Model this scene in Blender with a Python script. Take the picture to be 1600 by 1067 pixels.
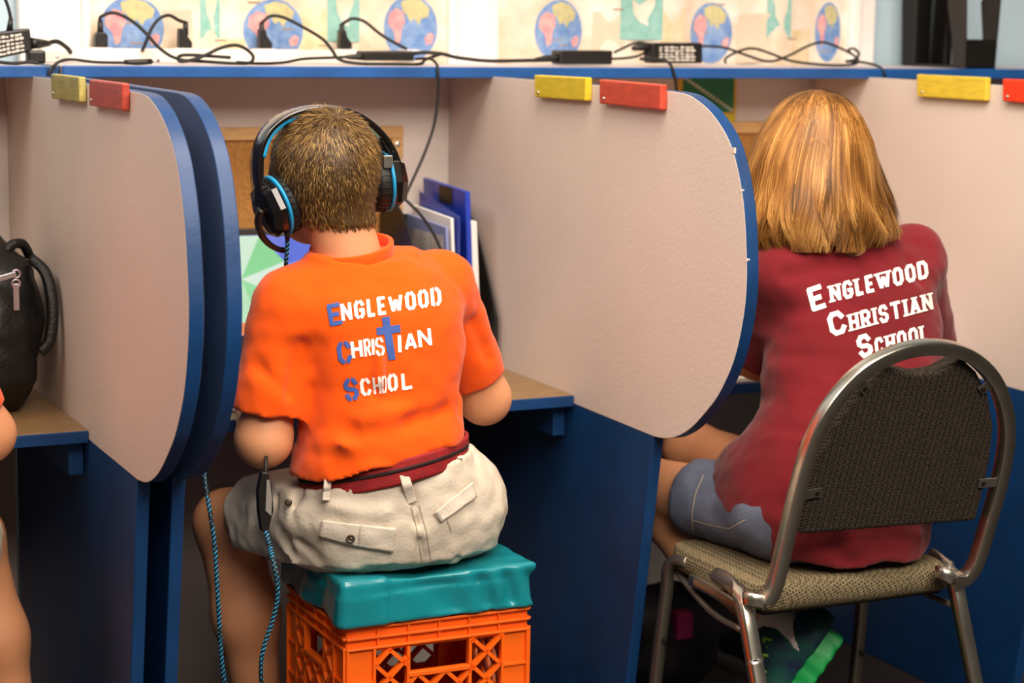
import bpy, bmesh, math, random
import numpy as np
from mathutils import Vector, Matrix
from mathutils.bvhtree import BVHTree
from mathutils import noise as mnoise

# ------------------------------------------------------------------ clear
for o in list(bpy.data.objects):
    bpy.data.objects.remove(o)
SC = bpy.context.scene
COL = SC.collection
random.seed(7)
RNG = np.random.RandomState(11)

# ------------------------------------------------------------------ camera
FPX = 3218.47
CAM = np.array([-1.54134, -3.51329, 1.24460])
RC = np.array([[0.90330875, -0.42868906, 0.01609328],
               [-0.05332169, -0.14942159, -0.98733479],
               [0.42566431, 0.89101003, -0.15783225]])   # right, down, forward
cd = bpy.data.cameras.new('camera')
cam = bpy.data.objects.new('camera', cd)
COL.objects.link(cam)
cd.sensor_width = 36.0
cd.lens = FPX / 1600 * 36.0
cd.clip_start = 0.05
cam.matrix_world = Matrix(((RC[0][0], -RC[1][0], -RC[2][0], CAM[0]),
                           (RC[0][1], -RC[1][1], -RC[2][1], CAM[1]),
                           (RC[0][2], -RC[1][2], -RC[2][2], CAM[2]),
                           (0, 0, 0, 1)))
cd.dof.use_dof = True
cd.dof.focus_distance = 2.90
cd.dof.aperture_fstop = 4.2
SC.camera = cam

# ------------------------------------------------------------------ world, lights, exposure
w = bpy.data.worlds.new('world')
SC.world = w
w.use_nodes = True
w.node_tree.nodes['Background'].inputs[0].default_value = (1.0, 0.90, 0.80, 1)
w.node_tree.nodes['Background'].inputs[1].default_value = 0.05

def area(name, loc, target, sx, sy, power, col):
    d = bpy.data.lights.new(name, 'AREA')
    d.shape = 'RECTANGLE'
    d.size = sx
    d.size_y = sy
    d.energy = power
    d.color = col
    o = bpy.data.objects.new(name, d)
    COL.objects.link(o)
    o.location = loc
    o.rotation_euler = (Vector(target) - Vector(loc)).to_track_quat('-Z', 'Y').to_euler()
    return o

area('overhead_area_light', (-0.35, -1.55, 2.70), (-0.25, -1.45, 0), 1.3, 1.2, 54, (1.0, 0.87, 0.74))
area('overhead_area_light', (-2.3, -1.0, 2.70), (-1.2, -1.0, 0), 1.2, 1.0, 20, (1.0, 0.87, 0.74))
area('overhead_area_light', (-0.45, -3.55, 2.70), (-0.3, -1.2, 0.5), 2.6, 1.2, 104, (1.0, 0.88, 0.76))  # added fill from the camera side, no known fixture

SC.view_settings.view_transform = 'Standard'
SC.view_settings.look = 'None'
SC.view_settings.gamma = 1.0
SC.view_settings.use_curve_mapping = False
SC.view_settings.exposure = 0.33

# ------------------------------------------------------------------ measuring helpers: a ray of the survey camera met with a plane
def ray(x, y):
    return np.array([(x - 800) / FPX, (y - 533.5) / FPX, 1.0]) @ RC

def at(x, y, X=None, Y=None, Z=None):
    d = ray(x, y)
    i, v = (0, X) if X is not None else (1, Y) if Y is not None else (2, Z)
    return CAM + d * (v - CAM[i]) / d[i]

def onplane(x, y, p0, n):
    d = ray(x, y)
    return CAM + d * (np.dot(np.array(p0) - CAM, n) / np.dot(d, n))

def mm(px, Y, x=800, y=500):
    """metres that px pixels cover at the depth of plane Y near pixel x,y"""
    p = at(x, y, Y=Y)
    return px * ((p - CAM) @ RC[2]) / FPX

# ------------------------------------------------------------------ materials
MATS = {}

def lin(c):
    if isinstance(c, str):
        c = [int(c[i:i + 2], 16) / 255 for i in (0, 2, 4)]
    return tuple(((v / 12.92) if v <= .04045 else ((v + .055) / 1.055) ** 2.4) for v in c)

def mat(name, col, rough=.6, metal=0., var=.06, nscale=6., bump=0., bscale=80., stretch=None, emit=0., coat=0., sheen=0., sub=0., spec=.5, col2=None, trans=0.):
    """principled material with procedural colour variation and bump in object space"""
    if name in MATS:
        return MATS[name]
    m = bpy.data.materials.new(name)
    m.use_nodes = True
    nt = m.node_tree
    b = nt.nodes['Principled BSDF']
    b.inputs['Roughness'].default_value = rough
    b.inputs['Metallic'].default_value = metal
    b.inputs['Specular IOR Level'].default_value = spec
    b.inputs['Coat Weight'].default_value = coat
    b.inputs['Sheen Weight'].default_value = sheen
    if sub:
        b.inputs['Subsurface Weight'].default_value = sub
        b.inputs['Subsurface Radius'].default_value = (.012, .005, .003)
        b.inputs['Subsurface Scale'].default_value = 1.0
    c = lin(col)
    tc = nt.nodes.new('ShaderNodeTexCoord')
    mp = nt.nodes.new('ShaderNodeMapping')
    nt.links.new(tc.outputs['Object'], mp.inputs[0])
    if stretch:
        mp.inputs['Scale'].default_value = stretch
    n = nt.nodes.new('ShaderNodeTexNoise')
    n.inputs['Scale'].default_value = nscale
    n.inputs['Detail'].default_value = 5
    nt.links.new(mp.outputs[0], n.inputs['Vector'])
    r = nt.nodes.new('ShaderNodeValToRGB')
    r.color_ramp.elements[0].position = .3
    r.color_ramp.elements[1].position = .7
    c2 = lin(col2) if col2 else tuple(v * (1 - 2 * var) for v in c)
    c1 = c if col2 else tuple(min(1, v * (1 + var)) for v in c)
    r.color_ramp.elements[0].color = (*c2, 1)
    r.color_ramp.elements[1].color = (*c1, 1)
    nt.links.new(n.outputs['Fac'], r.inputs[0])
    if not emit:
        nt.links.new(r.outputs[0], b.inputs['Base Color'])
    else:
        b.inputs['Base Color'].default_value = (.01, .01, .01, 1)
    if emit:
        nt.links.new(r.outputs[0], b.inputs['Emission Color'])
        b.inputs['Emission Strength'].default_value = emit
    if bump:
        n2 = nt.nodes.new('ShaderNodeTexNoise')
        n2.inputs['Scale'].default_value = bscale
        n2.inputs['Detail'].default_value = 3
        nt.links.new(mp.outputs[0], n2.inputs['Vector'])
        bp = nt.nodes.new('ShaderNodeBump')
        bp.inputs['Strength'].default_value = bump
        bp.inputs['Distance'].default_value = .004
        nt.links.new(n2.outputs['Fac'], bp.inputs['Height'])
        nt.links.new(bp.outputs[0], b.inputs['Normal'])
    MATS[name] = m
    return m

def weave_mat(name, ca, cb, scale=150., rough=.9):
    m = bpy.data.materials.new(name)
    m.use_nodes = True
    nt = m.node_tree
    b = nt.nodes['Principled BSDF']
    b.inputs['Roughness'].default_value = rough
    b.inputs['Specular IOR Level'].default_value = .2
    tc = nt.nodes.new('ShaderNodeTexCoord')
    mp = nt.nodes.new('ShaderNodeMapping')
    mp.inputs['Rotation'].default_value = (0, .35, .5)
    nt.links.new(tc.outputs['Object'], mp.inputs[0])
    v = nt.nodes.new('ShaderNodeTexVoronoi')
    v.inputs['Scale'].default_value = scale
    v.inputs['Randomness'].default_value = .25
    nt.links.new(mp.outputs[0], v.inputs['Vector'])
    r = nt.nodes.new('ShaderNodeValToRGB')
    r.color_ramp.elements[0].position = .15
    r.color_ramp.elements[1].position = .65
    r.color_ramp.elements[0].color = (*lin(ca), 1)
    r.color_ramp.elements[1].color = (*lin(cb), 1)
    nt.links.new(v.outputs['Distance'], r.inputs[0])
    nt.links.new(r.outputs[0], b.inputs['Base Color'])
    bp = nt.nodes.new('ShaderNodeBump')
    bp.inputs['Strength'].default_value = .8
    bp.inputs['Distance'].default_value = .003
    bp.invert = True
    nt.links.new(v.outputs['Distance'], bp.inputs['Height'])
    nt.links.new(bp.outputs[0], b.inputs['Normal'])
    return m

def hair_mat(name, ca, cb, cc):
    m = bpy.data.materials.new(name)
    m.use_nodes = True
    nt = m.node_tree
    b = nt.nodes['Principled BSDF']
    b.inputs['Roughness'].default_value = .48
    b.inputs['Specular IOR Level'].default_value = .35
    a = nt.nodes.new('ShaderNodeAttribute')
    a.attribute_name = 'shade'
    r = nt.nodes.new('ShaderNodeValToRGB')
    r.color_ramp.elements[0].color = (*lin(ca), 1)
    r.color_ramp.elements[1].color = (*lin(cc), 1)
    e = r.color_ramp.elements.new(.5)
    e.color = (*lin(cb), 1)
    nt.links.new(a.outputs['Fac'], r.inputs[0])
    nt.links.new(r.outputs[0], b.inputs['Base Color'])
    return m

M_white = mat('cream_paint', 'e2d0c4', .55, var=.03, nscale=3, bump=.10, bscale=140)
M_board = mat('back_board_paint', 'dccfc6', .6, var=.03, nscale=3, bump=.08, bscale=120)
M_blue = mat('blue_paint', '063a6e', .48, var=.12, nscale=9, bump=.12, bscale=60)
M_shelfblue = mat('shelf_blue_paint', '20589c', .40, var=.10, nscale=12, bump=.12, bscale=60)
M_shelftop = mat('shelf_top_paint', 'cfc4c6', .5, var=.05)
M_desk = mat('desk_laminate', '8d6e4a', .42, var=.07, nscale=40, bump=.05)
M_yellow = mat('yellow_tag_paint', 'e8c838', .45, var=.09, nscale=5, stretch=(1, 6, 30), bump=.15, bscale=30)
M_yellow_shaded = mat('shaded_yellow_paint', 'a99a4e', .5, var=.12, nscale=5, stretch=(1, 6, 30), bump=.15, bscale=30)  # tag yellow darkened to olive for the dimly lit leftmost face
M_mustard = mat('mustard_tag_paint', 'd9bd22', .45, var=.09, nscale=5, stretch=(1, 6, 30), bump=.15, bscale=30)
M_redtag = mat('red_tag_paint', 'c8452c', .45, var=.10, nscale=5, stretch=(1, 6, 30), bump=.15, bscale=30)
M_red_shaded = mat('shaded_red_tag_paint', 'b4402e', .5, var=.12, nscale=5, stretch=(1, 6, 30), bump=.15, bscale=30)  # tag red darkened, shade of the leftmost face put into the colour
M_scarlet = mat('scarlet_tag_paint', 'ee3a14', .4, var=.05, nscale=5, stretch=(1, 6, 30), bump=.1, bscale=30)
M_steel = mat('screw_steel', 'c8c4bc', .3, 1., var=.05)
M_black = mat('black_plastic', '17130f', .42, var=.10, nscale=20)
M_blacksoft = mat('black_rubber', '120f0d', .6, var=.10)
M_wall = mat('pale_blue_wall', 'b4cbd6', .7, var=.02, nscale=2, bump=.05)
M_floor = mat('dark_floor', '241e1a', .6, var=.12, nscale=5, bump=.1)
M_trim = mat('window_trim_white', 'f3ece6', .5, var=.02)
M_strip = mat('power_strip_cream', 'efe4d4', .45, var=.02)
M_cork = mat('cork', 'b07a3c', .9, var=.18, nscale=160, bump=.5, bscale=260)
M_wood = mat('pine_frame', 'd2a46a', .55, var=.08, nscale=6, stretch=(4, 4, 30), bump=.1)
M_skin = mat('skin', 'd9976c', .55, var=.05, nscale=14, sub=.10, bump=.03, bscale=300)
M_orange = mat('orange_cotton', 'f65800', .85, var=.04, nscale=9, bump=.12, bscale=420, sheen=.15, spec=.2)
M_maroon = mat('maroon_cotton', '7a1a22', .88, var=.08, nscale=9, bump=.12, bscale=420, sheen=.15, spec=.2)
M_khaki = mat('khaki_cotton', 'd8cbb8', .85, var=.06, nscale=10, bump=.22, bscale=180, spec=.2)
M_khaki2 = mat('khaki_flap', 'e0d4c2', .85, var=.06, nscale=14, bump=.2, bscale=240, spec=.2)
M_denim = mat('grey_blue_denim', '6d7488', .88, var=.12, nscale=22, bump=.25, bscale=320, spec=.2)
M_belt = mat('red_web_belt', '9a1a1c', .8, var=.10, nscale=60, bump=.2, bscale=300)
M_beltdark = mat('dark_belt_stripe', '2a0a0c', .8)
M_teal = mat('teal_vinyl', '12848f', .30, var=.06, nscale=5, bump=.06, bscale=40, coat=.25)
M_crate = mat('orange_crate_plastic', 'ff6a10', .42, var=.05, nscale=8, bump=.04)
M_chrome = mat('brushed_chrome', 'd6d0c2', .30, 1., var=.06, nscale=30)
M_weave = weave_mat('black_weave_fabric', '120f0d', '40372e', 230)
M_seatweave = weave_mat('brown_weave_fabric', '2e281c', '85775a', 230)
M_print_w = mat('white_print', 'fff6ee', .75, var=.02)
M_print_b = mat('blue_print', '3f5fae', .75, var=.08, nscale=30)
M_hairboy = hair_mat('short_brown_hair', '2a1a0a', '664a25', 'a98448')
M_hairgirl = hair_mat('long_blond_hair', '3d2408', '96622a', 'd9a45c')
M_cyan = mat('cyan_headset_trim', '1f9ad0', .4, var=.04)
M_gloss = mat('gloss_black_plastic', '15110f', .16, var=.1, coat=.4)
M_grey = mat('grey_plastic', '8b8580', .4, var=.05)
M_laptop = mat('laptop_grey', '6f6a68', .4, .3, var=.05)
M_key = mat('dark_keys', '2a2523', .5)
M_paper = mat('paper_white', 'f4efe8', .8, var=.02)
M_binder = mat('royal_blue_binder', '2140b8', .35, var=.06, coat=.2)
M_cover = mat('lavender_cover', '8d97c8', .45, var=.06)
M_bag = mat('black_nylon', '080706', .5, var=.25, nscale=20, bump=.4, bscale=160)
M_zip = mat('zip_metal', 'c3b6b8', .3, .8)
M_sock = mat('white_sock', 'd9cfc8', .9, bump=.3, bscale=300)
M_shoe = mat('navy_shoe', '14264a', .6, var=.35, nscale=30, col2='0f5a4a', bump=.2)
M_green = mat('green_sole', '17a552', .5, var=.06, bump=.2)
M_lace = mat('lime_lace', '86c23a', .7)
M_chartgreen = mat('chart_green', '1f7a52', .7, var=.05)

# ------------------------------------------------------------------ mesh helpers
class MB:
    def __init__(s):
        s.v = []
        s.f = []
        s.m = []
    def add(s, vs, fs, mi=0):
        o = len(s.v)
        s.v += [tuple(map(float, p)) for p in vs]
        s.f += [tuple(i + o for i in f) for f in fs]
        s.m += [mi] * len(fs)
        return s
    def box(s, lo, hi, mi=0, M=None):
        (a, b, c), (d, e, g) = lo, hi
        vs = [(x, y, z) for z in (c, g) for y in (b, e) for x in (a, d)]
        if M is not None:
            vs = [tuple(M @ Vector(p)) for p in vs]
        return s.add(vs, [(0, 2, 3, 1), (4, 5, 7, 6), (0, 1, 5, 4), (2, 6, 7, 3), (0, 4, 6, 2), (1, 3, 7, 5)], mi)
    def bar(s, a, b, wdir, w, t, mi=0):
        """rectangular bar from a to b, width w along wdir, thickness t across"""
        a, b, wd = np.array(a, float), np.array(b, float), np.array(wdir, float)
        d = (b - a) / np.linalg.norm(b - a)
        wd = wd - d * np.dot(wd, d)
        wd /= np.linalg.norm(wd)
        n = np.cross(d, wd)
        vs = [p + wd * i * w / 2 + n * j * t / 2 for p in (a, b) for i, j in ((-1, -1), (1, -1), (1, 1), (-1, 1))]
        return s.add(vs, [(0, 3, 2, 1), (4, 5, 6, 7), (0, 1, 5, 4), (1, 2, 6, 5), (2, 3, 7, 6), (3, 0, 4, 7)], mi)
    def tube(s, pts, r, n=8, mi=0, smooth=4, ry=None, up=None, closed=False):
        P = catmull(pts, smooth, closed)
        P = np.array(P, float)
        N = len(P)
        rr = np.full(N, r) if np.isscalar(r) else np.interp(np.linspace(0, 1, N), np.linspace(0, 1, len(r)), r)
        T = np.gradient(P, axis=0)
        if closed:
            T = np.roll(P, -1, 0) - np.roll(P, 1, 0)
        T /= np.maximum(np.linalg.norm(T, axis=1)[:, None], 1e-9)
        u = np.array(up if up is not None else (0.123, 0.31, 0.94), float)
        vs = []
        for i in range(N):
            a = u - T[i] * np.dot(u, T[i])
            if np.linalg.norm(a) < 1e-4:
                a = np.array((1.0, 0, 0)) - T[i] * T[i][0]
            a /= np.linalg.norm(a)
            if up is None:
                u = a
            b = np.cross(T[i], a)
            for k in range(n):
                th = 2 * math.pi * (k + .5) / n
                ca, sa = math.cos(th), math.sin(th)
                if ry is not None:      # rounded rectangle: r along up, ry across
                    e = .30
                    ca = math.copysign(abs(ca) ** e, ca)
                    sa = math.copysign(abs(sa) ** e, sa)
                    vs.append(P[i] + a * ca * rr[i] + b * sa * ry)
                else:
                    vs.append(P[i] + a * ca * rr[i] + b * sa * rr[i])
        fs = []
        for i in range(N if closed else N - 1):
            j = (i + 1) % N
            for k in range(n):
                l = (k + 1) % n
                fs.append((i * n + k, i * n + l, j * n + l, j * n + k))
        if not closed:
            fs.append(tuple(range(n))[::-1])
            fs.append(tuple((N - 1) * n + k for k in range(n)))
        return s.add(vs, fs, mi)
    def lathe(s, c, axis, prof, n=24, mi=0, up=(0, 0, 1)):
        """prof: list of (radius, offset along axis)"""
        ax = np.array(axis, float)
        ax /= np.linalg.norm(ax)
        a = np.array(up, float) - ax * np.dot(up, ax)
        a /= np.linalg.norm(a)
        b = np.cross(ax, a)
        vs = [np.array(c) + ax * h + (a * math.cos(t) + b * math.sin(t)) * r for r, h in prof for t in [2 * math.pi * k / n for k in range(n)]]
        fs = [(i * n + k, i * n + (k + 1) % n, (i + 1) * n + (k + 1) % n, (i + 1) * n + k) for i in range(len(prof) - 1) for k in range(n)]
        fs += [tuple(range(n))[::-1], tuple((len(prof) - 1) * n + k for k in range(n))]
        return s.add(vs, fs, mi)
    def prism(s, poly, d, mi=0, mi_side=None):
        """3d polygon extruded by vector d"""
        n = len(poly)
        p = [np.array(v, float) for v in poly]
        vs = p + [v + np.array(d) for v in p]
        o = len(s.v)
        s.v += [tuple(map(float, v)) for v in vs]
        s.f += [tuple(o + i for i in range(n))[::-1], tuple(o + n + i for i in range(n))]
        s.m += [mi, mi]
        for i in range(n):
            j = (i + 1) % n
            s.f.append((o + i, o + j, o + n + j, o + n + i))
            s.m.append(mi if mi_side is None else mi_side)
        return s
    def build(s, name, mats, parent=None, smooth=False, bevel=0., kind=None, seg=2):
        me = bpy.data.meshes.new(name)
        me.from_pydata(s.v, [], s.f)
        me.polygons.foreach_set('material_index', s.m)
        bm = bmesh.new()
        bm.from_mesh(me)
        bmesh.ops.recalc_face_normals(bm, faces=bm.faces)
        bm.to_mesh(me)
        bm.free()
        return link(name, me, mats, parent, smooth, bevel, kind, seg)

def link(name, me, mats, parent=None, smooth=False, bevel=0., kind=None, seg=2):
    for m in (mats if isinstance(mats, (list, tuple)) else [mats]):
        me.materials.append(m)
    if smooth:
        me.polygons.foreach_set('use_smooth', [True] * len(me.polygons))
    o = bpy.data.objects.new(name, me)
    COL.objects.link(o)
    if bevel:
        b = o.modifiers.new('bevel', 'BEVEL')
        b.width = bevel
        b.segments = seg
        b.limit_method = 'ANGLE'
        b.angle_limit = .7
    if parent is not None:
        o.parent = parent
        o.matrix_parent_inverse = Matrix.Translation(-Vector(parent.location)) if parent.parent is None else Matrix.Identity(4)
    if kind:
        o['kind'] = kind
    return o

def tag(o, label, cat=None, group=None, kind=None):
    o['label'] = label
    if cat:
        o['category'] = cat
    if group:
        o['group'] = group
    if kind:
        o['kind'] = kind
    return o

def thing(name, label, cat, loc=(0, 0, 0), group=None):
    o = bpy.data.objects.new(name, None)
    o.empty_display_size = .05
    COL.objects.link(o)
    o.location = loc
    return tag(o, label, cat, group)

def copy_tree(o, parent=None, dx=(0, 0, 0)):
    c = o.copy()
    COL.objects.link(c)
    if parent is None:
        c.location = Vector(o.location) + Vector(dx)
    else:
        c.parent = parent
        c.matrix_parent_inverse = o.matrix_parent_inverse.copy()
    for ch in o.children:
        copy_tree(ch, c)
    return c

def catmull(pts, k=4, closed=False):
    P = [np.array(p, float) for p in pts]
    if k <= 1 or len(P) < 3:
        return P
    n = len(P)
    out = []
    for i in range(n if closed else n - 1):
        if closed:
            a, b, c, d = P[(i - 1) % n], P[i], P[(i + 1) % n], P[(i + 2) % n]
        else:
            a, b, c, d = P[max(i - 1, 0)], P[i], P[i + 1], P[min(i + 2, n - 1)]
        for j in range(k):
            t = j / k
            out.append(.5 * (2 * b + (c - a) * t + (2 * a - 5 * b + 4 * c - d) * t * t + (3 * b - a - 3 * c + d) * t ** 3))
    if not closed:
        out.append(P[-1])
    return out

# ------------------------------------------------------------------ implicit surfaces (smoothly blended volumes -> one continuous mesh)
def smin(a, b, k):
    h = np.maximum(k - np.abs(a - b), 0) / k
    return np.minimum(a, b) - h * h * k * .25

def cone(P, a, b, ra, rb):
    a = np.array(a, np.float32)
    b = np.array(b, np.float32)
    ba = b - a
    pa = P - a
    h = np.clip(pa @ ba / max(float(ba @ ba), 1e-9), 0, 1)
    return np.linalg.norm(pa - h[:, None] * ba, axis=1) - (ra + (rb - ra) * h)

def ell(P, c, r, M=None):
    p = P - np.array(c, np.float32)
    if M is not None:
        p = p @ np.array(M, np.float32)
    r = np.array(r, np.float32)
    k0 = np.linalg.norm(p / r, axis=1)
    k1 = np.maximum(np.linalg.norm(p / (r * r), axis=1), 1e-6)
    return k0 * (k0 - 1) / k1

def loft(P, st, e=2.3):
    """stations (z, cx, cy, a, b): superelliptic sections stacked in z"""
    st = sorted(st)
    S = np.array(st, np.float32)
    z = P[:, 2]
    cx, cy, a, b = (np.interp(z, S[:, 0], S[:, i]) for i in (1, 2, 3, 4))
    u = np.abs((P[:, 0] - cx) / a)
    v = np.abs((P[:, 1] - cy) / b)
    d = ((u ** e + v ** e) ** (1 / e) - 1) * np.minimum(a, b)
    return np.maximum(d, np.maximum(S[0, 0] - z, z - S[-1, 0]))

def plane(P, p0, n):
    n = np.array(n, np.float32)
    n = n / np.linalg.norm(n)
    return (P - np.array(p0, np.float32)) @ n

def surfnet(F, lo, hi, h):
    lo = np.array(lo, float)
    hi = np.array(hi, float)
    B = 4
    nb = np.ceil((hi - lo) / (h * B)).astype(int)
    n = nb * B + 1
    def evalpts(P):
        out = np.empty(len(P), np.float32)
        for i in range(0, len(P), 200000):
            out[i:i + 200000] = F(P[i:i + 200000])
        return out
    gc = [lo[i] + h * B * (np.arange(nb[i]) + .5) for i in range(3)]
    G = np.stack(np.meshgrid(*gc, indexing='ij'), -1).reshape(-1, 3).astype(np.float32)
    vc = evalpts(G).reshape(nb)
    near = np.abs(vc) < h * B * 1.6
    V = np.ones(n, np.float32)
    V[:-1, :-1, :-1] = np.repeat(np.repeat(np.repeat(np.where(vc < 0, -1, 1), B, 0), B, 1), B, 2)
    need = np.zeros(n, bool)
    nn = np.repeat(np.repeat(np.repeat(near, B, 0), B, 1), B, 2)
    for dx in (0, 1):
        for dy in (0, 1):
            for dz in (0, 1):
                need[dx:dx + nn.shape[0], dy:dy + nn.shape[1], dz:dz + nn.shape[2]] |= nn
    idx = np.argwhere(need)
    V[need] = evalpts((lo + idx * h).astype(np.float32))
    s = V < 0
    cs = tuple(np.array(n) - 1)
    cnt = np.zeros(cs, np.float32)
    acc = np.zeros(cs + (3,), np.float32)
    quads = []
    for a in range(3):
        o1, o2 = [(1, 2), (2, 0), (0, 1)][a]
        sl0 = [slice(None)] * 3
        sl1 = [slice(None)] * 3
        sl0[a] = slice(0, -1)
        sl1[a] = slice(1, None)
        v0, v1 = V[tuple(sl0)], V[tuple(sl1)]
        m = (v0 < 0) != (v1 < 0)
        ii = np.argwhere(m)
        if len(ii) == 0:
            continue
        a0 = v0[m]
        t = a0 / (a0 - v1[m])
        pos = ii.astype(np.float32)
        pos[:, a] += t
        for d1 in (0, -1):
            for d2 in (0, -1):
                c = ii.copy()
                c[:, o1] += d1
                c[:, o2] += d2
                ok = (c >= 0).all(1) & (c < np.array(cs)).all(1)
                np.add.at(cnt, tuple(c[ok].T), 1)
                np.add.at(acc, tuple(c[ok].T), pos[ok])
        inn = (ii[:, o1] > 0) & (ii[:, o2] > 0) & (ii[:, o1] < cs[o1]) & (ii[:, o2] < cs[o2])
        quads.append((ii[inn], o1, o2, a0[inn] < 0))
    vid = -np.ones(cs, int)
    act = np.argwhere(cnt > 0)
    vid[tuple(act.T)] = np.arange(len(act))
    verts = lo + acc[tuple(act.T)] / cnt[tuple(act.T)][:, None] * h
    faces = []
    for ii, o1, o2, neg in quads:
        q = []
        for d1, d2 in ((-1, -1), (0, -1), (0, 0), (-1, 0)):
            c = ii.copy()
            c[:, o1] += d1
            c[:, o2] += d2
            q.append(vid[tuple(c.T)])
        q = np.stack(q, 1)
        q[~neg] = q[~neg][:, ::-1]
        faces.append(q)
    faces = np.concatenate(faces)
    faces = faces[(faces >= 0).all(1)]
    # two rounds of light smoothing
    for _ in range(2):
        sm = np.zeros_like(verts)
        c = np.zeros(len(verts))
        for k in range(4):
            i, j = faces[:, k], faces[:, (k + 1) % 4]
            np.add.at(sm, i, verts[j])
            np.add.at(sm, j, verts[i])
            np.add.at(c, i, 1)
            np.add.at(c, j, 1)
        verts = verts * .5 + .5 * sm / np.maximum(c, 1)[:, None]
    return verts, faces

def np_mesh(name, verts, faces):
    me = bpy.data.meshes.new(name)
    me.from_pydata(verts.tolist(), [], faces.tolist())
    me.validate()
    return me

def sdf_obj(name, F, lo, hi, h, m, parent=None):
    v, f = surfnet(F, lo, hi, h)
    o = link(name, np_mesh(name, v, f), m, parent, smooth=True)
    o_bvh[name] = BVHTree.FromPolygons([Vector(p) for p in v], f.tolist())
    return o

o_bvh = {}

def cast(bvh, x, y, off=.0):
    """the place on a cloth surface that is seen along the survey ray, lifted off along its normal"""
    d = Vector(ray(x, y)).normalized()
    h = bvh.ray_cast(Vector(CAM), d)
    if h[0] is None:
        return None
    n = h[1]
    if n.dot(d) > 0:
        n = -n
    return h[0] + n * off

def wob(P, s, seed=0.):
    """cheap smooth pseudo-noise from sines"""
    x, y, z = P[:, 0] * s + seed, P[:, 1] * s + seed * 1.7, P[:, 2] * s - seed
    return (np.sin(x * 1.7 + 1.3 * np.sin(y * 1.1 + z)) + np.sin(y * 2.1 + 1.1 * np.sin(z * 1.3 + x)) + np.sin(z * 1.9 + 1.2 * np.sin(x * .9 + y))) / 3

# ================================================================== SETTING
XL, XL2, XC, XR = -.812, -.762, 0.0, .800      # left faces of the partitions
T = .020
ZD = .62                                       # desk top
ZT = 1.132                                     # partition top
ZS0, ZS1 = 1.130, 1.148                        # shelf
YS = -.188                                     # shelf front edge
YD = -.531                                     # desk front edge
YW = .075                                      # room wall

MB().box((-2.6, YW, 0), (2.9, YW + .1, 2.75)).build('wall_back', M_wall)['kind'] = 'structure'
MB().box((-2.6, -4.9, -.05), (2.9, YW + .1, 0)).build('floor', M_floor)['kind'] = 'structure'

# ---- window with white trim and the map curtains behind the shelf
win = MB()
zw0, zw1 = 1.10, 1.95
for xa, xb in ((-.778, -.655), (.020, .122), (.915, .978)):
    win.box((xa, YW - .028, zw0), (xb, YW, zw1))
win.box((-.778, YW - .028, zw1), (.978, YW, zw1 + .07))
win.box((-.778, YW - .03, zw0 - .04), (.978, YW, zw0))
wo = win.build('window_1', M_trim, bevel=.003)
tag(wo, 'white window trim behind the blue shelf', kind='structure')
gl = MB().box((-.66, YW - .006, zw0), (.92, YW - .002, zw1)).build('window_pane', mat('pane_white', 'f6efe6', .5), wo)
for xa, xb in ((-.672, -.660), (.034, .046), (.100, .112), (.926, .938)):
    MB().box((xa, YW - .036, zw0), (xb, YW - .028, zw1)).build('window_moulding', M_trim, wo, bevel=.002)

M_map = mat('map_fabric', 'f3e9dc', .85, var=.0, col2='d9bfa2', nscale=14, bump=.15, bscale=60)
M_ocean = mat('map_ocean', '5f86bf', .8, col2='8fa9cf', nscale=60)
M_africa = mat('map_pink', 'd98a94', .8, col2='e2b3ac', nscale=70)
M_asia = mat('map_yellow', 'd2c88f', .8, col2='b9b08a', nscale=80)
M_tealmap = mat('map_teal', '7db5ac', .8, col2='9cc6bc', nscale=60)
M_tan = mat('map_tan', 'd9bf92', .85, col2='ead9bb', nscale=40)
M_tan2 = mat('map_blush', 'e3cdb2', .85, col2='d8c3ae', nscale=30)
M_ink = mat('map_ink', 'a58d78', .85)

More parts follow.
